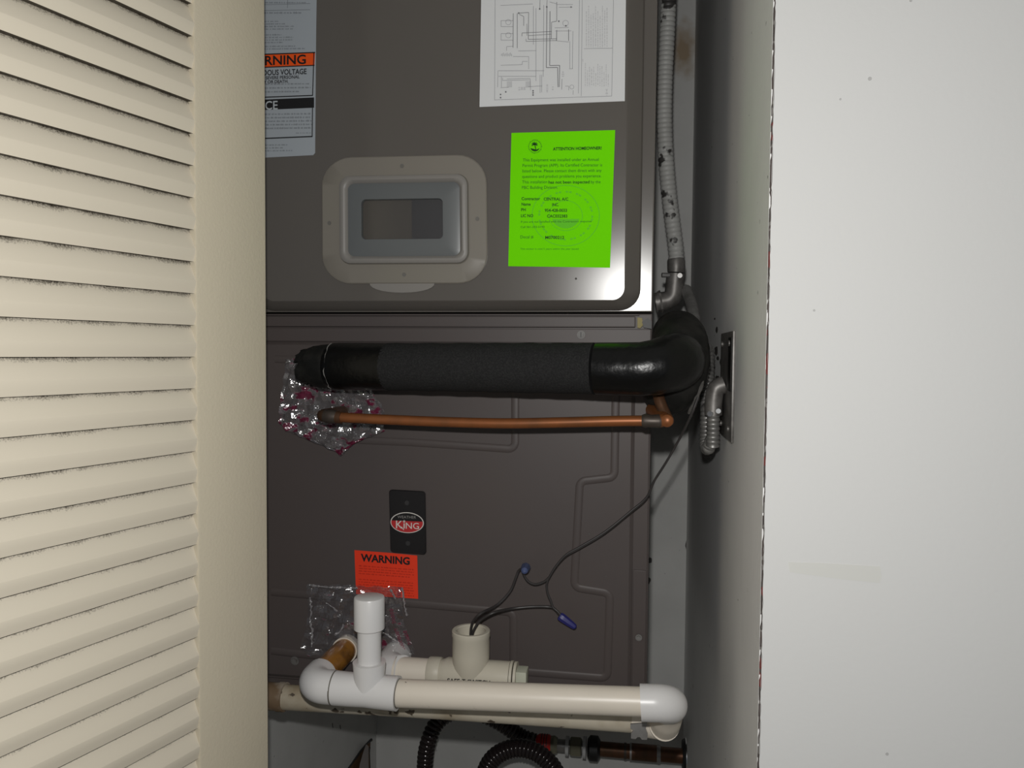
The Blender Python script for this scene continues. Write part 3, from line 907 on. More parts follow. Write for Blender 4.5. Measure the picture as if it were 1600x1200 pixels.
for a in ((207, 0, 203, 965), (235, 680, 232, 840), (203, 962, 1330, 925), (1018, 0, 1008, 900), (1045, 0, 1035, 925), (1345, 0, 1328, 925), (600, 80, 600, 780), (575, 60, 575, 430), (675, 50, 670, 740), (1062, 470, 1335, 465),
          (260, 55, 570, 40), (262, 630, 465, 622), (467, 625, 470, 592), (470, 592, 520, 592), (530, 545, 530, 665), (240, 682, 680, 682), (240, 735, 600, 735), (268, 740, 268, 840), (280, 750, 280, 780), (285, 775, 540, 770),
          (320, 760, 545, 755), (545, 760, 548, 870), (260, 845, 340, 840), (640, 720, 640, 895), (655, 720, 655, 890), (525, 835, 660, 828), (925, 400, 925, 660), (955, 300, 950, 665), (920, 665, 955, 660), (320, 450, 380, 446), (318, 450, 318, 490),
          (380, 545, 530, 545), (430, 492, 600, 488), (265, 200, 265, 258), (265, 200, 380, 200), (265, 258, 380, 258), (265, 325, 265, 388), (265, 325, 380, 325), (265, 388, 380, 388), (882, 830, 915, 830), (915, 830, 915, 870), (958, 870, 956, 912),
          (730, 20, 800, 40), (800, 45, 955, 45), (820, 72, 950, 70), (780, 270, 915, 265), (785, 300, 940, 298), (800, 395, 915, 405)):
    zline(bm, *a, 0.65)
for (cx, cy, r) in ((335, 215, 26), (335, 340, 26), (885, 225, 28), (945, 838, 20)):
    for k in range(10):
        a0, a1 = k * math.pi / 5, (k + 1) * math.pi / 5
        zline(bm, cx + r * math.cos(a0), cy + r * math.sin(a0), cx + r * math.cos(a1), cy + r * math.sin(a1), 0.55)
for k in range(10):
    zline(bm, 268 + k * 11, 520 - (k % 3) * 6, 268 + k * 11, 538 + (k % 2) * 6, 0.6)
for x0 in (320, 500):
    for k in range(5): zline(bm, x0, 790 + k * 12, x0 + 50, 788 + k * 12, 0.6)
obj('diagram_lines', bm, ink_grey, ws, kind='stuff')
bm = bmesh.new(); rnd = random.Random(11)
def vgreek(bm, x, y0, y1, w):
    y = y0
    while y < y1:
        h = min(rnd.uniform(8, 34), y1 - y); k = y
        while k < y + h:
            t = rnd.uniform(.4, 1) * w; zline(bm, x - t / 2, k, x + t / 2, k, 0.5); k += 6
        y += h + 9
for x in range(1085, 1290, 22): vgreek(bm, x, 60 + rnd.uniform(0, 120) * (x % 3 != 0), 455, 13)
for x in range(1075, 1300, 20): vgreek(bm, x, 600 + rnd.uniform(0, 120), 830, 12)
for x in (440, 465, 490): vgreek(bm, x, 840, 870, 24)
vgreek(bm, 708, 815, 900, 22); vgreek(bm, 762, 835, 870, 20); vgreek(bm, 860, 690, 740, 26); vgreek(bm, 1050, 570, 610, 10); vgreek(bm, 1280, 860, 920, 26)
obj('diagram_fine_print', bm, ink_light, ws, kind='stuff')

# green notice
G = Sheet(-0.0005, PU)
gn = thing('green_notice', PU(874, 417, -0.0005), 'bright green printed homeowner notice stuck on the grey panel', 'paper sheet')
bm = bmesh.new()
plate(bm, [PU(x, y, -0.0005) for x, y in ((799.2, 207.8), (961.2, 203.3), (957.3, 310), (953.2, 418.3), (870, 417), (794.2, 416), (796.6, 310))], 0.0002, -0.0004)
obj('paper', bm, paper_green, gn)
bm = bmesh.new()
def gl_(zx, zy): return 780 + zx / 5.0, 190 + zy / 5.0
def gtext(bm, s, zx0, zx1, zy, h, bold=0.0, slope=-0.012):
    x0, y = gl_(zx0, zy); x1, _ = gl_(zx1, zy); text(bm, s, x0, x1, y, h, G, 0.0006, bold, slope)
gtext(bm, 'ATTENTION HOMEOWNER!', 420, 800, 226, 4.6, 0.028, -0.02)
gtext(bm, 'has not been inspected', 386, 706, 485, 4.6, 0.018, -0.006)
for s, x0, x1, y in (('Contractor', 175, 320, 614), ('Name', 175, 246, 657), ('PH', 172, 208, 700), ('LIC NO', 170, 266, 747), ('CENTRAL A/C', 348, 540, 617), ('INC.', 414, 466, 661), ('954-428-0033', 356, 530, 705), ('CAC032383', 374, 532, 750), ('M0700212', 360, 508, 917)):
    gtext(bm, s, x0, x1, y, 4.6, 0.02, 0.0)
obj('lettering', bm, green_ink, gn, kind='stuff')
bm = bmesh.new()
for s, x0, x1, y in (('This Equipment was installed under an Annual', 185, 778, 312), ('Permit Program (APP). Its Certified Contractor is', 183, 804, 355), ('listed below. Please contact them direct with any', 182, 800, 398),
                     ('questions and product problems you experience.', 180, 798, 441), ('This installation', 180, 376, 484), ('by the', 716, 792, 483), ('PBC Building Division.', 178, 458, 527),
                     ('If you are not satisfied with the Contractors response', 170, 722, 791), ('Call 561-233-5190', 168, 354, 832), ('Decal #', 166, 268, 913)):
    gtext(bm, s, x0, x1, y, 4.7 if y not in (791, 832) else 3.2, 0.004, -0.008)
gtext(bm, 'This sticker is void 5 years within the year issued', 165, 620, 1001, 2.6, 0.0, 0.0)
obj('lettering', bm, green_ink2, gn, kind='stuff')
# palm emblem in a ring of print
bm = bmesh.new()
cx, cy = gl_(280, 196)
rnd = random.Random(2)
for k in range(26):
    a = 2 * math.pi * k / 26
    line(bm, cx + 9.2 * math.cos(a), cy + 9.2 * math.sin(a), cx + (10.2 + rnd.random()) * math.cos(a), cy + (10.2 + rnd.random()) * math.sin(a), 1.1, G, 0.0006)
obj('emblem_ring', bm, green_ink2, gn, kind='stuff')
bm = bmesh.new()
mv = [(cx + 7.6 * math.cos(a), cy + 7.6 * math.sin(a)) for a in [math.radians(q) for q in range(20, 161, 10)]]
bm.faces.new([bm.verts.new(G.at(x, y, 0.0006)) for x, y in mv + [(cx - 3, cy + 3.4), (cx + 2, cy + 5)]])
line(bm, cx + 1.5, cy + 5, cx - 0.6, cy - 4, 1.3, G, 0.0006)
for ang_ in (-160, -125, -90, -50, -15, 20, 160):
    a = math.radians(ang_); line(bm, cx - 0.6, cy - 3.4, cx - 0.6 + 4.8 * math.cos(a), cy - 3.0 + 4.2 * math.sin(a), 1.4, G, 0.0006)
obj('palm_emblem', bm, green_ink, gn, kind='stuff')
# faint round seal behind the words
bm = bmesh.new()
cx, cy = gl_(520, 735)
for r0, r1 in ((25.5, 26.5), (40, 43), (52, 53.2)):
    for k in range(48):
        if r0 == 40 and k % 3 == 2: continue
        a0, a1 = 2 * math.pi * k / 48, 2 * math.pi * (k + 1) / 48
        if r0 == 40: a1 = a0 + (a1 - a0) * 0.7
        pts = [(cx + q * math.cos(a), cy + q * math.sin(a) * 0.9) for q, a in ((r0, a0), (r1, a0), (r1, a1), (r0, a1))]
        bm.faces.new([bm.verts.new(G.at(x, y, 0.00035)) for x, y in pts])
pts = [(cx + 22 * math.cos(a), cy + 20 * math.sin(a)) for a in [math.radians(q) for q in range(15, 166, 10)]]
bm.faces.new([bm.verts.new(G.at(x, y, 0.00035)) for x, y in pts])
obj('faint_seal', bm, green_faint, gn, kind='stuff')

# ================================================================== CLEAR FILMS
def crumpled(outline_rows, Y0, amp, seed, jag=1.0):
    """sheet lofted between rows of photo points, crumpled"""
    rnd = random.Random(seed)
    bm = bmesh.new()
    nr, nc = 26, 30
    rows = []
    R_ = len(outline_rows)
    def samp(row, u):
        k = u * (len(row) - 1); i = min(int(k), len(row) - 2); f_ = k - i
        return row[i][0] * (1 - f_) + row[i + 1][0] * f_, row[i][1] * (1 - f_) + row[i + 1][1] * f_
    for j in range(nr + 1):
        v = j / nr * (R_ - 1); i = min(int(v), R_ - 2); f_ = v - i
        row = []
        for c in range(nc + 1):
            u = c / nc
            a = samp(outline_rows[i], u); b = samp(outline_rows[i + 1], u)
            x = a[0] * (1 - f_) + b[0] * f_ + rnd.uniform(-1.2, 1.2); y = a[1] * (1 - f_) + b[1] * f_ + rnd.uniform(-1.2, 1.2)
            d = amp * (0.5 * abs(math.sin(x * 0.11 + y * 0.06)) + 0.35 * abs(math.sin(x * 0.05 - y * 0.13)) + 0.3 * jag * rnd.random())
            row.append(bm.verts.new(P(x, y, Y0) + Vector((0, -d, 0))))
        rows.append(row)
    for a, b in zip(rows[:-1], rows[1:]):
        for c in range(nc): bm.faces.new((a[c], a[c + 1], b[c + 1], b[c]))
    return bm
fu = thing('plastic_film', P(530, 705, 0.0), 'crumpled clear plastic film with crimson print around the upper copper joint', 'plastic film', 'clear films taped round the pipe joints')
bm = crumpled([[(452, 562), (470, 560), (545, 590), (560, 600), (575, 600)], [(449, 585), (480, 590), (520, 600), (560, 606), (586, 612)], [(444, 628), (480, 630), (530, 632), (570, 630), (605, 642)],
               [(438, 658), (480, 662), (530, 664), (570, 660), (602, 660)], [(455, 672), (484, 678), (530, 690), (570, 684), (603, 674)], [(478, 682), (500, 688), (526, 702), (545, 698), (560, 688)], [(528, 700), (532, 704), (538, 711), (543, 706), (548, 700)]], YLOW - 0.003, 0.012, 4)
obj('film_sheet', bm, film_upper, fu, angle=12)
f2 = thing('plastic_film', P(560, 1020, 0.0), 'clear plastic film square behind the white capped riser, over the red sticker', 'plastic film', 'clear films taped round the pipe joints')
bm = crumpled([[(482, 912), (520, 912), (560, 914), (600, 915), (628, 916)], [(484, 935), (520, 935), (560, 936), (600, 938), (629, 940)], [(482, 975), (520, 976), (560, 976), (605, 976), (634, 976)], [(472, 1010), (515, 1012), (560, 1014), (610, 1016), (648, 1012)], [(486, 1022), (520, 1022), (560, 1022), (612, 1020), (648, 1022)]], YLOW - 0.002, 0.0065, 9, 0.45)
obj('film_sheet', bm, film_lower, f2, angle=12)
for pts in ([(484, 934), (486, 952), (485, 970), (488, 990), (487, 1011)], [(610, 921), (615, 930), (618, 937)], [(484, 914), (505, 917), (530, 918), (560, 919)], [(510, 942), (518, 948), (526, 955)], [(628, 918), (630, 935), (636, 962)], [(590, 985), (605, 992), (622, 1004)], [(536, 975), (533, 985), (524, 992)]):
    bm = bmesh.new(); pp = spline([P(x, y, YLOW - 0.0095) for x, y in pts], 0.002)
    rr_ = random.Random(len(pts) + int(pts[0][0]))
    tube(bm, [p + Vector((rr_.uniform(-.0006, .0006), rr_.uniform(-.0008, .0008), 0)) for p in pp], [0.0004 + 0.0012 * rr_.random() for _ in pp], 5)
    obj('film_crease', bm, crease_mat, f2, angle=10)
bm = bmesh.new()
Fm = Sheet(YLOW - 0.011)
rnd = random.Random(8)
# crimson rotated print at the right of the lower film: word-like marks
for (x0, y0, x1, y1) in ((611, 951, 616, 975), (618, 982, 631, 1016), (632, 985, 641, 1008), (625, 917, 622, 935)):
    n_ = max(3, int(math.hypot(x1 - x0, y1 - y0) / 4.2))
    for k in range(n_):
        u = (k + .5) / n_; cx, cy = x0 + (x1 - x0) * u, y0 + (y1 - y0) * u
        for q in range(8):
            a0, a1 = q * math.pi / 4, (q + 1) * math.pi / 4
            if q == rnd.randrange(8): continue
            line(bm, cx + 2.6 * math.cos(a0), cy + 1.5 * math.sin(a0), cx + 2.6 * math.cos(a1), cy + 1.5 * math.sin(a1), 0.8, Fm, 0)
obj('print_marks', bm, mat('crimson_print', (0.20, 0.015, 0.05), 0.6), f2, kind='stuff')

# ================================================================== BLACK INSULATED SUCTION LINE
yl, yr = -0.052, -0.098
def yi(px): return yl + (yr - yl) * (px - 500) / 500.0
sc_ = thing('insulated_suction_line', P(790, 576, -0.08), 'thick black foam-insulated refrigerant pipe across the middle of the unit', 'pipe')
def cl(px):   # centre line
    return P(px, 573 + (px - 600) * 0.009, yi(px))
bm = bmesh.new()
xs = list(range(606, 941, 14))
tube(bm, [cl(x) for x in xs], [0.0236 + 0.0003 * math.sin(i * 1.7) for i in range(len(xs))], 40)
obj('foam_sleeve', bm, foam, sc_)
bm = bmesh.new()
xs = list(range(518, 617, 6))
tube(bm, [cl(x) for x in xs], [0.0226 if x < 524 else 0.0238 + 0.0002 * math.sin(x) for x in xs], 36)
obj('tape_wrap', bm, tape, sc_, 'shiny black tape wrap at the left end')
bm = bmesh.new()
c0 = [cl(x) + Vector((0, 0.002, -0.0005)) for x in (472, 478, 484, 492, 502, 512, 521, 526)]
rings = tube(bm, c0, [0.016, 0.0185, 0.0195, 0.0215, 0.0225, 0.0230, 0.0234, 0.022], 26)
rnd = random.Random(21)
for i, rg in enumerate(rings[:4]):
    for v in rg:
        v.co += Vector((rnd.uniform(-0.003, 0.003), rnd.uniform(-0.002, 0.002), rnd.uniform(-0.002, 0.002)))
obj('tape_end', bm, dusty_tape, sc_, 'ragged taped left end of the insulation')
bm = bmesh.new()
pth = [cl(521) + Vector((0, -0.0236 * math.cos(a), 0.0236 * math.sin(a))) for a in [math.radians(q) for q in range(-80, 81, 10)]]
pth = [p + Vector((rnd.uniform(-0.0012, 0.0012), 0, 0)) for p in pth]
tube(bm, pth, 0.0006, 5)
obj('tape_edge', bm, mat('tape_adhesive_edge', (0.22, 0.21, 0.20), 0.5), sc_)
# right hand taped elbow turning back into the closet
bm = bmesh.new()
e0 = cl(932); e1 = cl(1000); ec = P(1057, 566, -0.092)
pth = [e0, e1] + bend(cl(1012), ec, ec + Vector((0.004, 0.085, 0.004)), 0.028, 12)[1:]
rads = [0.0239, 0.0243] + [0.0250 + 0.0012 * min(1, k / 6.0) for k in range(len(pth) - 2)]
tube(bm, pth, rads, 36)
obj('tape_elbow', bm, tape, sc_, 'shiny black taped elbow at the right end')
bm = bmesh.new()
p_top, p_bot = P(1062, 537, -0.02), P(1050, 603, -0.04)
pth = spline([p_top + Vector((0.0, 0.05, 0.012)), p_top, (p_top + p_bot) / 2 + Vector((0.004, -0.008, 0)), p_bot, p_bot + Vector((-0.004, 0.03, -0.004))], 0.004)
nn = len(pth)
rads = [0.0250 + 0.0025 * math.sin(math.pi * k / (nn - 1)) + 0.0006 * math.sin(k * 2.1) for k in range(nn)]
rads[0] = 0.016; rads[-1] = 0.015; rads[1] = 0.023; rads[-2] = 0.022
tube(bm, pth, rads, 30)
obj('insulation_wrap', bm, dusty_tape, sc_, 'dusty black bulge of wrapped insulation behind the elbow')
bm = bmesh.new()
pth = spline([P(1096, 552, -0.045), P(1100, 580, -0.05), P(1094, 608, -0.055), P(1084, 632, -0.055), P(1076, 646, -0.05)], 0.003)
tube(bm, pth, [0.0012 + 0.0016 * rnd.random() for _ in pth], 8)
obj('frayed_edge', bm, lint, sc_, 'frayed grey dusty edge of the tape')

# ================================================================== COPPER LIQUID LINE
lq = thing('copper_liquid_line', P(780, 665, -0.08), 'thin bare copper pipe running below the black insulated pipe', 'pipe')
yc = lambda px: -0.066 - 0.020 * (px - 500) / 500.0
bm = bmesh.new()
pth = spline([P(530, 652, yc(530)), P(600, 655.5, yc(600)), P(700, 659.5, yc(700)), P(790, 661.5, yc(790)), P(880, 660, yc(880)), P(960, 658, yc(960)), P(1012, 657.5, yc(1012))], 0.006)
tube(bm, pth, 0.0050, 18)
obj('tube', bm, copper, lq)
bm = bmesh.new()
a = P(534, 652.3, yc(534)); c = P(501, 649.5, yc(500))
pth = bend(a, c, c + Vector((0.0, 0.0715, 0.0)), 0.008, 8)
tube(bm, pth, 0.0062, 18)
obj('elbow', bm, copper_dark, lq, 'tarnished elbow into the unit')
bm = bmesh.new(); tube(bm, [P(507, 650, yc(507)), P(512, 650.5, yc(512)), P(521, 651, yc(521)), P(527, 651.5, yc(527))], [0.0062, 0.0072, 0.0072, 0.006], 18)
obj('solder_joint', bm, solder, lq)
bm = bmesh.new()
tube(bm, [P(1003, 657.5, yc(1003)), P(1008, 657.5, yc(1008)), P(1018, 658, yc(1018)), P(1030, 658, yc(1030)), P(1034, 658, yc(1034))], [0.0054, 0.0066, 0.0058, 0.0064, 0.0055], 18)
obj('coupling', bm, solder, lq, 'dull grey soldered coupling')
bm = bmesh.new()
c = P(1041, 657, yc(1041))
pth = bend(P(1029, 658, yc(1029)), c, c + Vector((-0.012, 0.05, 0.006)), 0.006, 8)
tube(bm, pth, 0.0062, 18)
tube(bm, [c + Vector((0.0008, 0.004, 0)), c + Vector((0.0006, -0.001, 0)), c + Vector((0.0004, -0.0036, 0)), c + Vector((0.0002, -0.0052, 0)), c + Vector((0.0001, -0.0058, 0))], [0.0062, 0.0063, 0.0056, 0.0035, 0.0012], 18)
obj('elbow', bm, copper, lq, 'orange copper elbow')
bm = bmesh.new()
tube(bm, spline([P(1044, 657, yc(1041) + 0.012), P(1036, 640, -0.07), P(1030, 624, -0.066), P(1028, 613, -0.06)], 0.004), 0.0054, 16)
obj('riser', bm, copper_dark, lq, 'tarnished copper tube rising behind')

# ================================================================== CONDENSATE DRAIN (front)
YD = -0.095
dr = thing('condensate_drain', P(760, 1110, YD), 'white pvc drain pipe with capped riser and elbows along the bottom of the unit', 'pipe')
RF = 0.0162
def D(px, py, Y=YD): return P(px, py, Y)
bm = bmesh.new(); tube(bm, [D(612, 1082.6), D(1010, 1096.6)], 0.0131, 32)
obj('drain_pipe', bm, pvc_cream, dr, 'long cream pipe')
# left elbow, turning back to the unit
bm = bmesh.new()
a = D(522, 1074.0); c = D(485, 1071.0)
pth = bend(a, c, c + Vector((0, 0.027, 0)), 0.0165, 12)
tube(bm, pth, [RF] * (len(pth)), 32)
d = (c - a).normalized()
obj('elbow', bm, pvc_white, dr, 'white elbow at the left end')
bm = bmesh.new(); tube(bm, [c + Vector((0, 0.020, 0)), c + Vector((0, 0.098, 0))], 0.0132, 28)
obj('drain_stub', bm, primer, dr, 'amber primer-stained pipe stub')
bm = bmesh.new(); tube(bm, [c + Vector((0, 0.090, 0)), c + Vector((0, 0.1005, 0))], [0.0144, 0.0144], 28)
obj('port_collar', bm, pvc_cream, dr)
# tee
bm = bmesh.new()
tl_, tr_ = D(522.5, 1074.6), D(622, 1083.5)
tm = (tl_ + tr_) / 2
tube(bm, [tl_, tl_ + (tr_ - tl_) * 0.30, tm, tl_ + (tr_ - tl_) * 0.70, tr_], [RF, RF - 0.0003, RF - 0.0008, RF - 0.0003, RF], 32)
bt = D(577, 1034); bb = D(577, 1078)
tube(bm, [Vector((bt.x, YD, bb.z)), Vector((bt.x, YD, bt.z - 0.012)), Vector((bt.x, YD, bt.z))], [0.0150, 0.0150, 0.0160], 32)
obj('tee', bm, pvc_white, dr, 'white tee fitting below the riser')
bm = bmesh.new(); tube(bm, [Vector((bt.x, YD, bt.z - 0.01)), Vector((bt.x, YD, D(576, 972).z))], 0.0115, 28)
obj('riser', bm, pvc_white, dr)
bm = bmesh.new()
z0, z1 = D(576, 982).z, D(576, 932).z
tube(bm, [Vector((bt.x, YD, z)) for z in (z0, z0 + 0.0006, z1 - 0.0015, z1 - 0.0004, z1)], [0.0143, 0.0148, 0.0148, 0.0143, 0.0134], 36)
obj('cap', bm, pvc_white, dr, 'white round cap on top of the riser')
# dark joint lines
for q, rr in ((tl_, RF + 0.0001), (tr_, RF + 0.0001)):
    bm = bmesh.new(); dd = (tr_ - tl_).normalized()
    tube(bm, [q - dd * 0.0007, q + dd * 0.0007], rr if q is tl_ else 0.0136, 32)
    obj('joint_ring', bm, mat('joint_grime', (0.12, 0.11, 0.09), 0.7), dr)
# right elbow
bm = bmesh.new()
a = D(1001, 1097.8); c = D(1051, 1098.6)
pth = bend(a, c, c + Vector((-0.004, 0.028, -0.016)), 0.0150, 14)
tube(bm, pth, [RF + 0.0003] * len(pth), 36)
obj('elbow', bm, pvc_white, dr, 'white rounded elbow at the right end')
# return leg behind and below
bm = bmesh.new()
q0 = P(1048, 1104, -0.078); q1 = P(1038, 1131, -0.030)
tube(bm, [q0, q0 + (q1 - q0) * 0.5, q0 + (q1 - q0) * 0.55, q0 + (q1 - q0) * 0.75, q0 + (q1 - q0) * 0.8, q1], [0.0132, 0.0132, 0.0146, 0.0146, 0.0152, 0.0152], 28)
pth = bend(q1 + Vector((0, -0.004, 0.001)), P(1034, 1131, -0.022), P(990, 1124, -0.018), 0.008, 6)
tube(bm, pth, 0.0152, 28)
obj('return_elbow', bm, pvc_cream, dr, 'cream elbow behind the right end')
bm = bmesh.new()
tube(bm, [P(1000, 1124, -0.018), P(820, 1111.5, -0.018), P(640, 1100, -0.018), P(410, 1087.5, -0.018)], 0.0133, 28)
obj('return_pipe', bm, pvc_old, dr, 'stained return pipe behind the front pipe')
bm = bmesh.new()
tube(bm, [P(446, 1089.2, -0.018), P(436, 1088.6, -0.018)], 0.0155, 28); obj('coupling_lip', bm, pvc_grime, dr)
bm = bmesh.new(); tube(bm, [P(436, 1088.6, -0.018), P(405, 1086.4, -0.018)], 0.0146, 28)
obj('coupling', bm, pvc_grime, dr)
# little galvanised strap
bm = bmesh.new()
pts = [(985, 1131), (1011, 1129), (1009, 1138), (1012, 1146), (1011, 1155), (1003, 1155), (1000, 1151), (996, 1151), (993, 1154), (986, 1153), (986, 1145), (990, 1141), (985, 1137)]
plate(bm, [P(x, y, -0.036) for x, y in pts], 0.0012, -0.001)
obj('pipe_strap', bm, galv, dr, 'notched galvanised strap')

# ================================================================== OVERFLOW SWITCH TEE
YS = -0.034
sw = thing('overflow_switch', P(740, 1082, YS), 'cream float-switch tee with an open top holding two dark wires', 'float switch')
def C(px): return P(px, 1048 + (px - 640) * 0.066, YS)
bm = bmesh.new()
c = C(603)
pth = bend(C(622), c, c + Vector((0, 0.0395, 0)), 0.0155, 10)
tube(bm, pth, 0.0158, 28)
obj('elbow', bm, pvc_white, sw, 'white elbow hidden behind the riser')
bm = bmesh.new(); tube(bm, [C(612), C(676)], 0.0136, 28); obj('nipple', bm, pvc_cream, sw)
bm = bmesh.new()
tube(bm, [C(x) for x in (670, 672, 688, 690)], [0.0150, 0.0158, 0.0158, 0.0150], 32)
obj('collar', bm, switch_plastic, sw)
bm = bmesh.new()
tube(bm, [C(x) for x in (689, 694, 700, 797)], [0.0138, 0.0146, 0.0164, 0.0158], 32)
vt = P(736, 984, YS); vb = C(736)
prof_ = [(0.0165, vb.z), (0.0188, vb.z + 0.010), (0.0192, vb.z + 0.022), (0.0192, vt.z - 0.007), (0.0197, vt.z - 0.006), (0.0197, vt.z - 0.0008), (0.0190, vt.z), (0.0160, vt.z), (0.0150, vt.z - 0.001), (0.0146, vt.z - 0.011), (0.0010, vt.z - 0.0115)]
rings = []
for r, z in prof_:
    rings.append([bm.verts.new((vt.x + r * math.cos(2 * math.pi * k / 36), YS + r * math.sin(2 * math.pi * k / 36), z)) for k in range(36)])
for a, b in zip(rings[:-1], rings[1:]):
    for k in range(36): bm.faces.new((a[k], a[(k + 1) % 36], b[(k + 1) % 36], b[k]))
bm.faces.new(rings[-1])
obj('tee', bm, switch_plastic, sw)
for x in (798, 804):
    bm = bmesh.new(); tube(bm, [C(x), C(x + 4)], 0.0166 if x == 798 else 0.0160, 32); obj('ring', bm, switch_plastic, sw)
bm = bmesh.new(); q = C(816); box(bm, q.x - 0.0058, YS - 0.009, q.z - 0.011, q.x + 0.0052, YS + 0.009, q.z + 0.0095, 0.001)
obj('square_plug', bm, mat('pale_green_plug', (0.46, 0.47, 0.38), 0.5), sw)
bm = bmesh.new()
def on_tee(px, py):
    cz = C(px)
    zz = P(px, py, YS - 0.0163).z - cz.z
    yy = math.sqrt(max(0.0168 ** 2 - zz * zz, 1e-8))
    return Vector((P(px, py, YS - 0.0163).x, YS - yy - 0.0002, cz.z + zz))
text(bm, 'SAFE-T-SWITCH', 699, 766, 1066.5, 7.0, None, 0, 0.02, 0.055, fn=on_tee)
obj('lettering', bm, ink, sw, kind='stuff')

# ================================================================== CONTROL WIRE
cw = thing('control_wire', P(900, 900, -0.01), 'thin dark two-core wire hanging from the right down to the switch tee', 'wire')
YW = -0.012
bm = bmesh.new()
main = [(1090, 622, -0.062), (1080, 648, -0.062), (1062, 685, -0.04), (1041, 722, -0.028), (1022, 752, -0.02), (1010, 778, -0.014), (985, 800, YW), (945, 832, YW), (905, 856, YW), (884, 868, YW), (868, 886, YW), (857, 904, YW)]
pth = spline([P(x, y, Y) for x, y, Y in main], 0.004)
off = Vector((0.0005, -0.0004, 0.0010))
tube(bm, [p + off for p in pth], 0.0012, 10); tube(bm, [p - off for p in pth], 0.0012, 10)
obj('cable', bm, wire_mat, cw)
def lead(pts, r=0.00125):
    bm = bmesh.new(); tube(bm, spline([P(*p) for p in pts], 0.003), r, 10)
    obj('lead', bm, wire_mat, cw)
lead([(858, 902, YW), (850, 909, YW), (836, 913, YW), (825, 908, YW), (818, 897, YW), (817, 890, YW - 0.004)])
lead([(819, 889, YW - 0.004), (811, 891, YW), (806, 903, YW), (797, 924, YW), (777, 945, YW - 0.006), (752, 958, YS - 0.004), (740, 970, YS - 0.002), (736, 982, YS), (735, 999, YS + 0.001)], 0.0014)
lead([(857, 903, YW), (854, 915, YW), (856, 928, YW), (861, 940, YW), (864, 949, YW), (872, 956, YW), (878, 964, YW)])
lead([(876, 962, YW), (866, 951, YW + 0.002), (856, 948, YW), (830, 948, YW), (800, 951, YW - 0.004), (772, 957, YS), (752, 968, YS), (744, 978, YS), (739, 988, YS), (737, 999, YS + 0.001)], 0.0014)
def wire_nut(p0, p1, r, material, label):
    bm = bmesh.new(); p0, p1 = Vector(p0), Vector(p1)
    tube(bm, [p0 + (p1 - p0) * u for u in (0, 0.06, 0.25, 0.7, 0.93, 1.0)], [r * 0.8, r, r, r * 0.82, r * 0.66, r * 0.3], 8, mi=0)
    obj('wire_nut', bm, material, cw, label)
wire_nut(P(874, 962, YW), P(900, 981, YW), 0.0046, nut_blue, 'blue twist-on wire connector, hanging')
q = P(820, 888, YW - 0.003)
wire_nut(q + Vector((0, 0.008, -0.001)), q + Vector((0.001, -0.010, 0.0)), 0.0052, nut_blue2, 'blue twist-on wire connector seen end on')

# ================================================================== UPPER FLEXIBLE CONDUIT
YCd = 0.24
fc = thing('flexible_conduit', P(1050, 480, YCd), 'white overpainted flexible conduit hanging in the gap right of the unit', 'conduit')
def cpt(px, py, Y=YCd): return P(px, py, Y)
bm = bmesh.new()
corrugated(bm, [cpt(1045, -40), cpt(1044, 10), cpt(1042, 60), cpt(1039, 120), cpt(1038, 180), cpt(1040, 240), cpt(1045, 300), cpt(1051, 350), cpt(1056, 390), cpt(1057, 422)], 0.0104, 0.0062, 0.0010, 20)
obj('conduit_sleeve', bm, conduit_paint, fc)
bm = bmesh.new()
tube(bm, [cpt(1056, 404), cpt(1056.4, 408), cpt(1056.5, 420), cpt(1056, 426)], [0.0106, 0.0116, 0.0116, 0.0108], 24)
obj('clamp_ring', bm, galv_dark, fc)
for px, py in ((1040, 430), (1062, 431)):
    bm = bmesh.new(); q = cpt(px, py, YCd - 0.012); disc(bm, q, (1, 0.2, 0) if px < 1050 else (0, 1, 0), 0.0032, 0.010, 12)
    obj('clamp_screw', bm, zinc, fc)
bm = bmesh.new()
c = cpt(1052, 468)
pth = bend(cpt(1056, 428), c, cpt(1024, 472), 0.012, 10)
tube(bm, pth, [0.0122] * len(pth), 24)
obj('connector_elbow', bm, galv_dark, fc, 'grimy metal elbow connector')
bm = bmesh.new(); tube(bm, [cpt(1034, 471), cpt(1031, 471.5)], 0.0150, 8); obj('lock_nut', bm, galv_dark, fc)
bm = bmesh.new(); tube(bm, [cpt(1029, 472), cpt(1026, 472)], 0.0142, 24)
obj('lock_nut', bm, galv_dark, fc)

# ================================================================== BOX ON THE RIGHT WALL WITH ITS CONDUIT LOOP
def WX(px, py, off=0.0): return PX(px, py, XR - off)
pa, pb = WX(1150, 517), WX(1143, 692)
ya = pa.y; yb_ = WX(1126, 600).y
zt, zb = WX(1149, 517).z, WX(1144, 690).z
jb = thing('wall_box', (XR, ya + 0.05, zb), 'grimy metal electrical box cover on the shaded closet side wall', 'electrical box')
bm = bmesh.new(); box(bm, XR - 0.0028, ya, zb, XR, ya + 0.105, zt, 0.0008)
obj('cover_plate', bm, galv_dark, jb)
bm = bmesh.new()
box(bm, XR - 0.0036, ya + 0.006, zb + 0.050, XR - 0.002, ya + 0.030, zt - 0.006, 0.0005)
obj('grime_strip', bm, dusty_tape, jb, 'black grime along the cover')
for (dy, dz) in ((0.02, 0.012), (0.085, 0.012), (0.02, -0.012 + (zt - zb)), (0.085, -0.012 + (zt - zb))):
    bm = bmesh.new(); disc(bm, (XR - 0.0035, ya + dy, zb + dz), (1, 0, 0), 0.0030, 0.002, 12)
    obj('screw', bm, galv_dark, jb)
rg = random.Random(17)
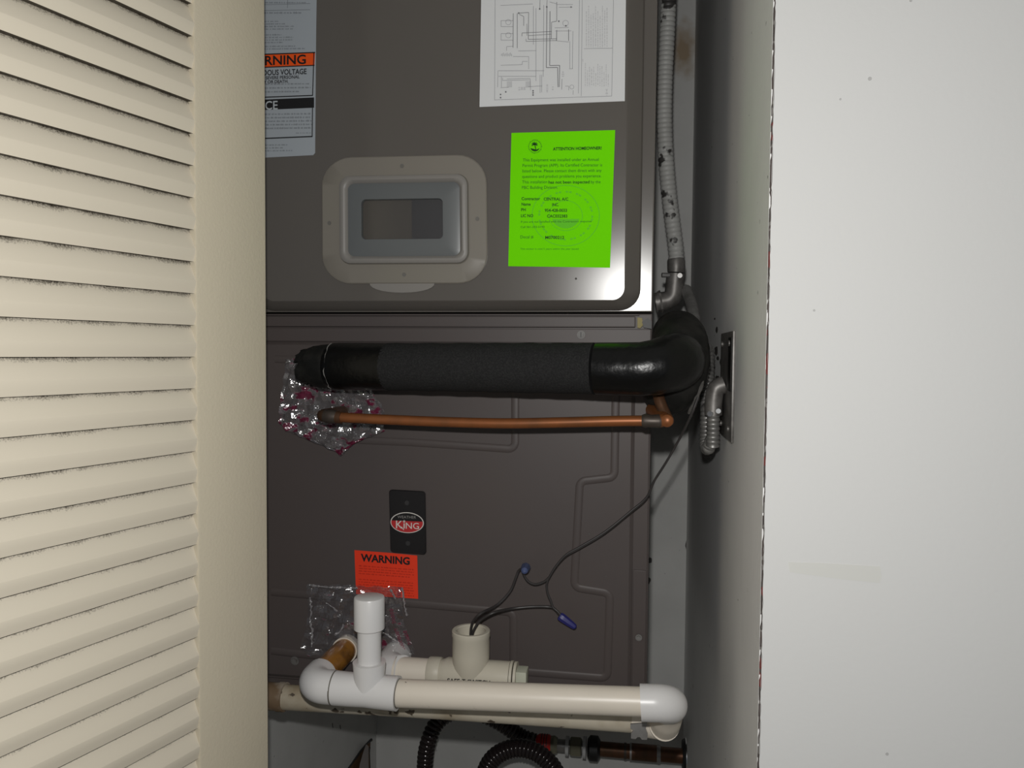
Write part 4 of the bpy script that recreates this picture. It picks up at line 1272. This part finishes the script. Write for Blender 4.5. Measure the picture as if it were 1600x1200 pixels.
for px, py, w, h in ((1119, 548, 3, 8), (1122, 560, 2, 4), (1116, 574, 2, 3), (1127, 566, 2.5, 7), (1121, 590, 3, 4), (1128, 585, 2.5, 5), (1131, 598, 2.5, 4), (1120, 515, 2, 5), (1117, 498, 1.2, 2)):
    bm = bmesh.new()
    pts = [WX(px + w * math.cos(a) * rg.uniform(.6, 1.2), py + h * math.sin(a) * rg.uniform(.6, 1.2)) for a in [k * math.pi / 4 for k in range(8)]]
    a_ = [bm.verts.new(p + Vector((-0.0003, 0, 0))) for p in pts]; b_ = [bm.verts.new(p + Vector((0.001, 0, 0))) for p in pts]
    bm.faces.new(a_)
    for i in range(8): bm.faces.new((a_[i], b_[i], b_[(i + 1) % 8], a_[(i + 1) % 8]))
    obj('grime_spot', bm, smudge, wall_right)
kx, ky, kz = XR - 0.005, ya + 0.055, WX(1122, 615).z
bm = bmesh.new()
tube(bm, spline([Vector((XR - 0.004, ky, kz + 0.014)), Vector((XR - 0.012, ky, kz + 0.010)), Vector((XR - 0.0145, ky, kz - 0.004)), Vector((XR - 0.0145, ky, kz - 0.018))], 0.003), 0.0092, 20)
obj('connector_elbow', bm, galv_dark, jb, 'metal elbow connector')
bm = bmesh.new()
disc(bm, (XR - 0.018, ky - 0.008, kz - 0.016), (0.3, 1, 0), 0.0030, 0.007, 12)
obj('clamp_screw', bm, chrome, jb)
bm = bmesh.new(); disc(bm, (XR - 0.010, ky - 0.008, kz - 0.013), (0.2, 1, 0), 0.0026, 0.006, 12)
obj('clamp_screw', bm, chrome, jb)
lp = thing('conduit_loop', (XR - 0.02, ky, WX(1105, 716).z), 'thin flexible metal conduit looping below the wall box', 'conduit')
bm = bmesh.new()
top = Vector((XR - 0.0145, ky, kz - 0.016))
zlow = P(1106, 712, ky).z
corrugated(bm, [top, Vector((XR - 0.0145, ky, kz - 0.05)), Vector((XR - 0.0150, ky + 0.002, zlow + 0.018)), Vector((XR - 0.0185, ky + 0.012, zlow + 0.006)), Vector((XR - 0.0195, ky + 0.024, zlow + 0.014)),
                Vector((XR - 0.0185, ky + 0.030, zlow + 0.045)), Vector((XR - 0.0175, ky + 0.045, kz - 0.01)), Vector((XR - 0.015, ky + 0.07, kz + 0.05)), P(1086, 560, 0.07), P(1086, 510, 0.13), P(1081, 478, 0.19), P(1072, 452, 0.24)], 0.0072, 0.0046, 0.0011, 16)
obj('conduit_sleeve', bm, galv_mid, lp)

# ================================================================== HOSES AND PIPE UNDER THE UNIT
YH = 0.52
cp = thing('copper_stub_pipe', P(980, 1190, YH), 'tarnished copper water pipe with nuts entering the right closet wall near the bottom', 'pipe')
yw = WX(1072, 1183).y
YH = yw
def H(px, off=0.0): return P(px, 1182 + (px - 1072) * 0.088 + off, YH)
bm = bmesh.new(); tube(bm, [H(930), H(1070)], 0.0125, 24); obj('pipe', bm, copper_dark, cp)
bm = bmesh.new()
tube(bm, [H(975), H(979)], 0.0136, 24); obj('solder_ring', bm, solder, cp)
bm = bmesh.new(); tube(bm, [H(986), H(1027)], 0.0140, 24)
obj('coupling', bm, copper_dark, cp)
bm = bmesh.new(); tube(bm, [H(1026), H(1029), H(1032)], [0.0140, 0.0148, 0.0140], 24); obj('solder_ring', bm, galv, cp)
bm = bmesh.new(); tube(bm, [H(984), H(987)], 0.0144, 24)
obj('solder_ring', bm, galv, cp)
bm = bmesh.new(); tube(bm, [H(1066), H(1070.5)], [0.026, 0.029], 28); obj('wall_flange', bm, rubber, cp, 'black round wall flange')
bm = bmesh.new(); tube(bm, [H(1070.5), H(1073)], [0.030, 0.0305], 28); obj('flange_rim', bm, chrome, cp, 'chrome rim of the wall flange')
bm = bmesh.new(); tube(bm, [H(918), H(922), H(934), H(938)], [0.015, 0.021, 0.021, 0.014], 24); obj('union_collar', bm, rubber, cp)
bm = bmesh.new(); tube(bm, [H(911), H(916)], 0.018, 24); obj('washer', bm, washer_white, cp)
bm = bmesh.new(); tube(bm, [H(891), H(893), H(907), H(909)], [0.015, 0.0175, 0.0175, 0.015], 6); obj('hex_nut', bm, olive, cp)
bm = bmesh.new(); tube(bm, [H(884), H(889)], 0.0165, 24); obj('washer', bm, washer_white, cp)
bm = bmesh.new(); tube(bm, [H(860), H(912)], 0.0105, 20); obj('shank', bm, galv, cp)

h1 = thing('water_hose', P(665, 1225, YH), 'dark corrugated hose arching behind the drain pipe, left one', 'hose', 'dark hoses under the unit')
bm = bmesh.new()
HA = [P(668, 1420, YH - 0.06), P(664, 1260, YH - 0.06), P(664, 1195, YH - 0.06), P(669, 1160, YH - 0.06), P(684, 1128, YH - 0.05), P(712, 1112, YH - 0.04), P(748, 1114, YH - 0.02), P(782, 1130, YH - 0.01), P(812, 1150, YH), H(836, -2)]
corrugated(bm, HA, 0.0145, 0.0078, 0.0024, 18)
obj('hose_sleeve', bm, hose_mat, h1)
bm = bmesh.new(); tube(bm, [H(838), H(843), H(858), H(862)], [0.0135, 0.0165, 0.0165, 0.0135], 24); obj('end_ferrule', bm, red_ring, h1, 'red ringed end ferrule')
for x in (846, 850, 854):
    bm = bmesh.new(); tube(bm, [H(x), H(x + 1.2)], 0.0170, 24); obj('ferrule_groove', bm, cabinet_dark, h1)
bm = bmesh.new(); tube(bm, [H(861), H(866), H(871)], [0.0145, 0.0155, 0.0125], 24); obj('collar', bm, olive, h1)
for x in (818, 825, 832):
    bm = bmesh.new(); tube(bm, [H(x, -1), H(x + 3.5, -1)], 0.0152, 20); obj('grey_sleeve', bm, galv_dark, h1)
h2 = thing('water_hose', P(812, 1200, 0.42), 'dark corrugated hose curving in an arch at the bottom edge, right one', 'hose', 'dark hoses under the unit')
bm = bmesh.new()
YQ = 0.40
corrugated(bm, [P(762, 1420, YQ), P(752, 1260, YQ), P(757, 1212, YQ), P(772, 1184, YQ), P(800, 1170, YQ), P(828, 1172, YQ), P(852, 1186, YQ), P(870, 1212, YQ), P(880, 1260, YQ), P(884, 1420, YQ)], 0.0150, 0.0062, 0.0020, 18)
obj('hose_sleeve', bm, hose_mat, h2)
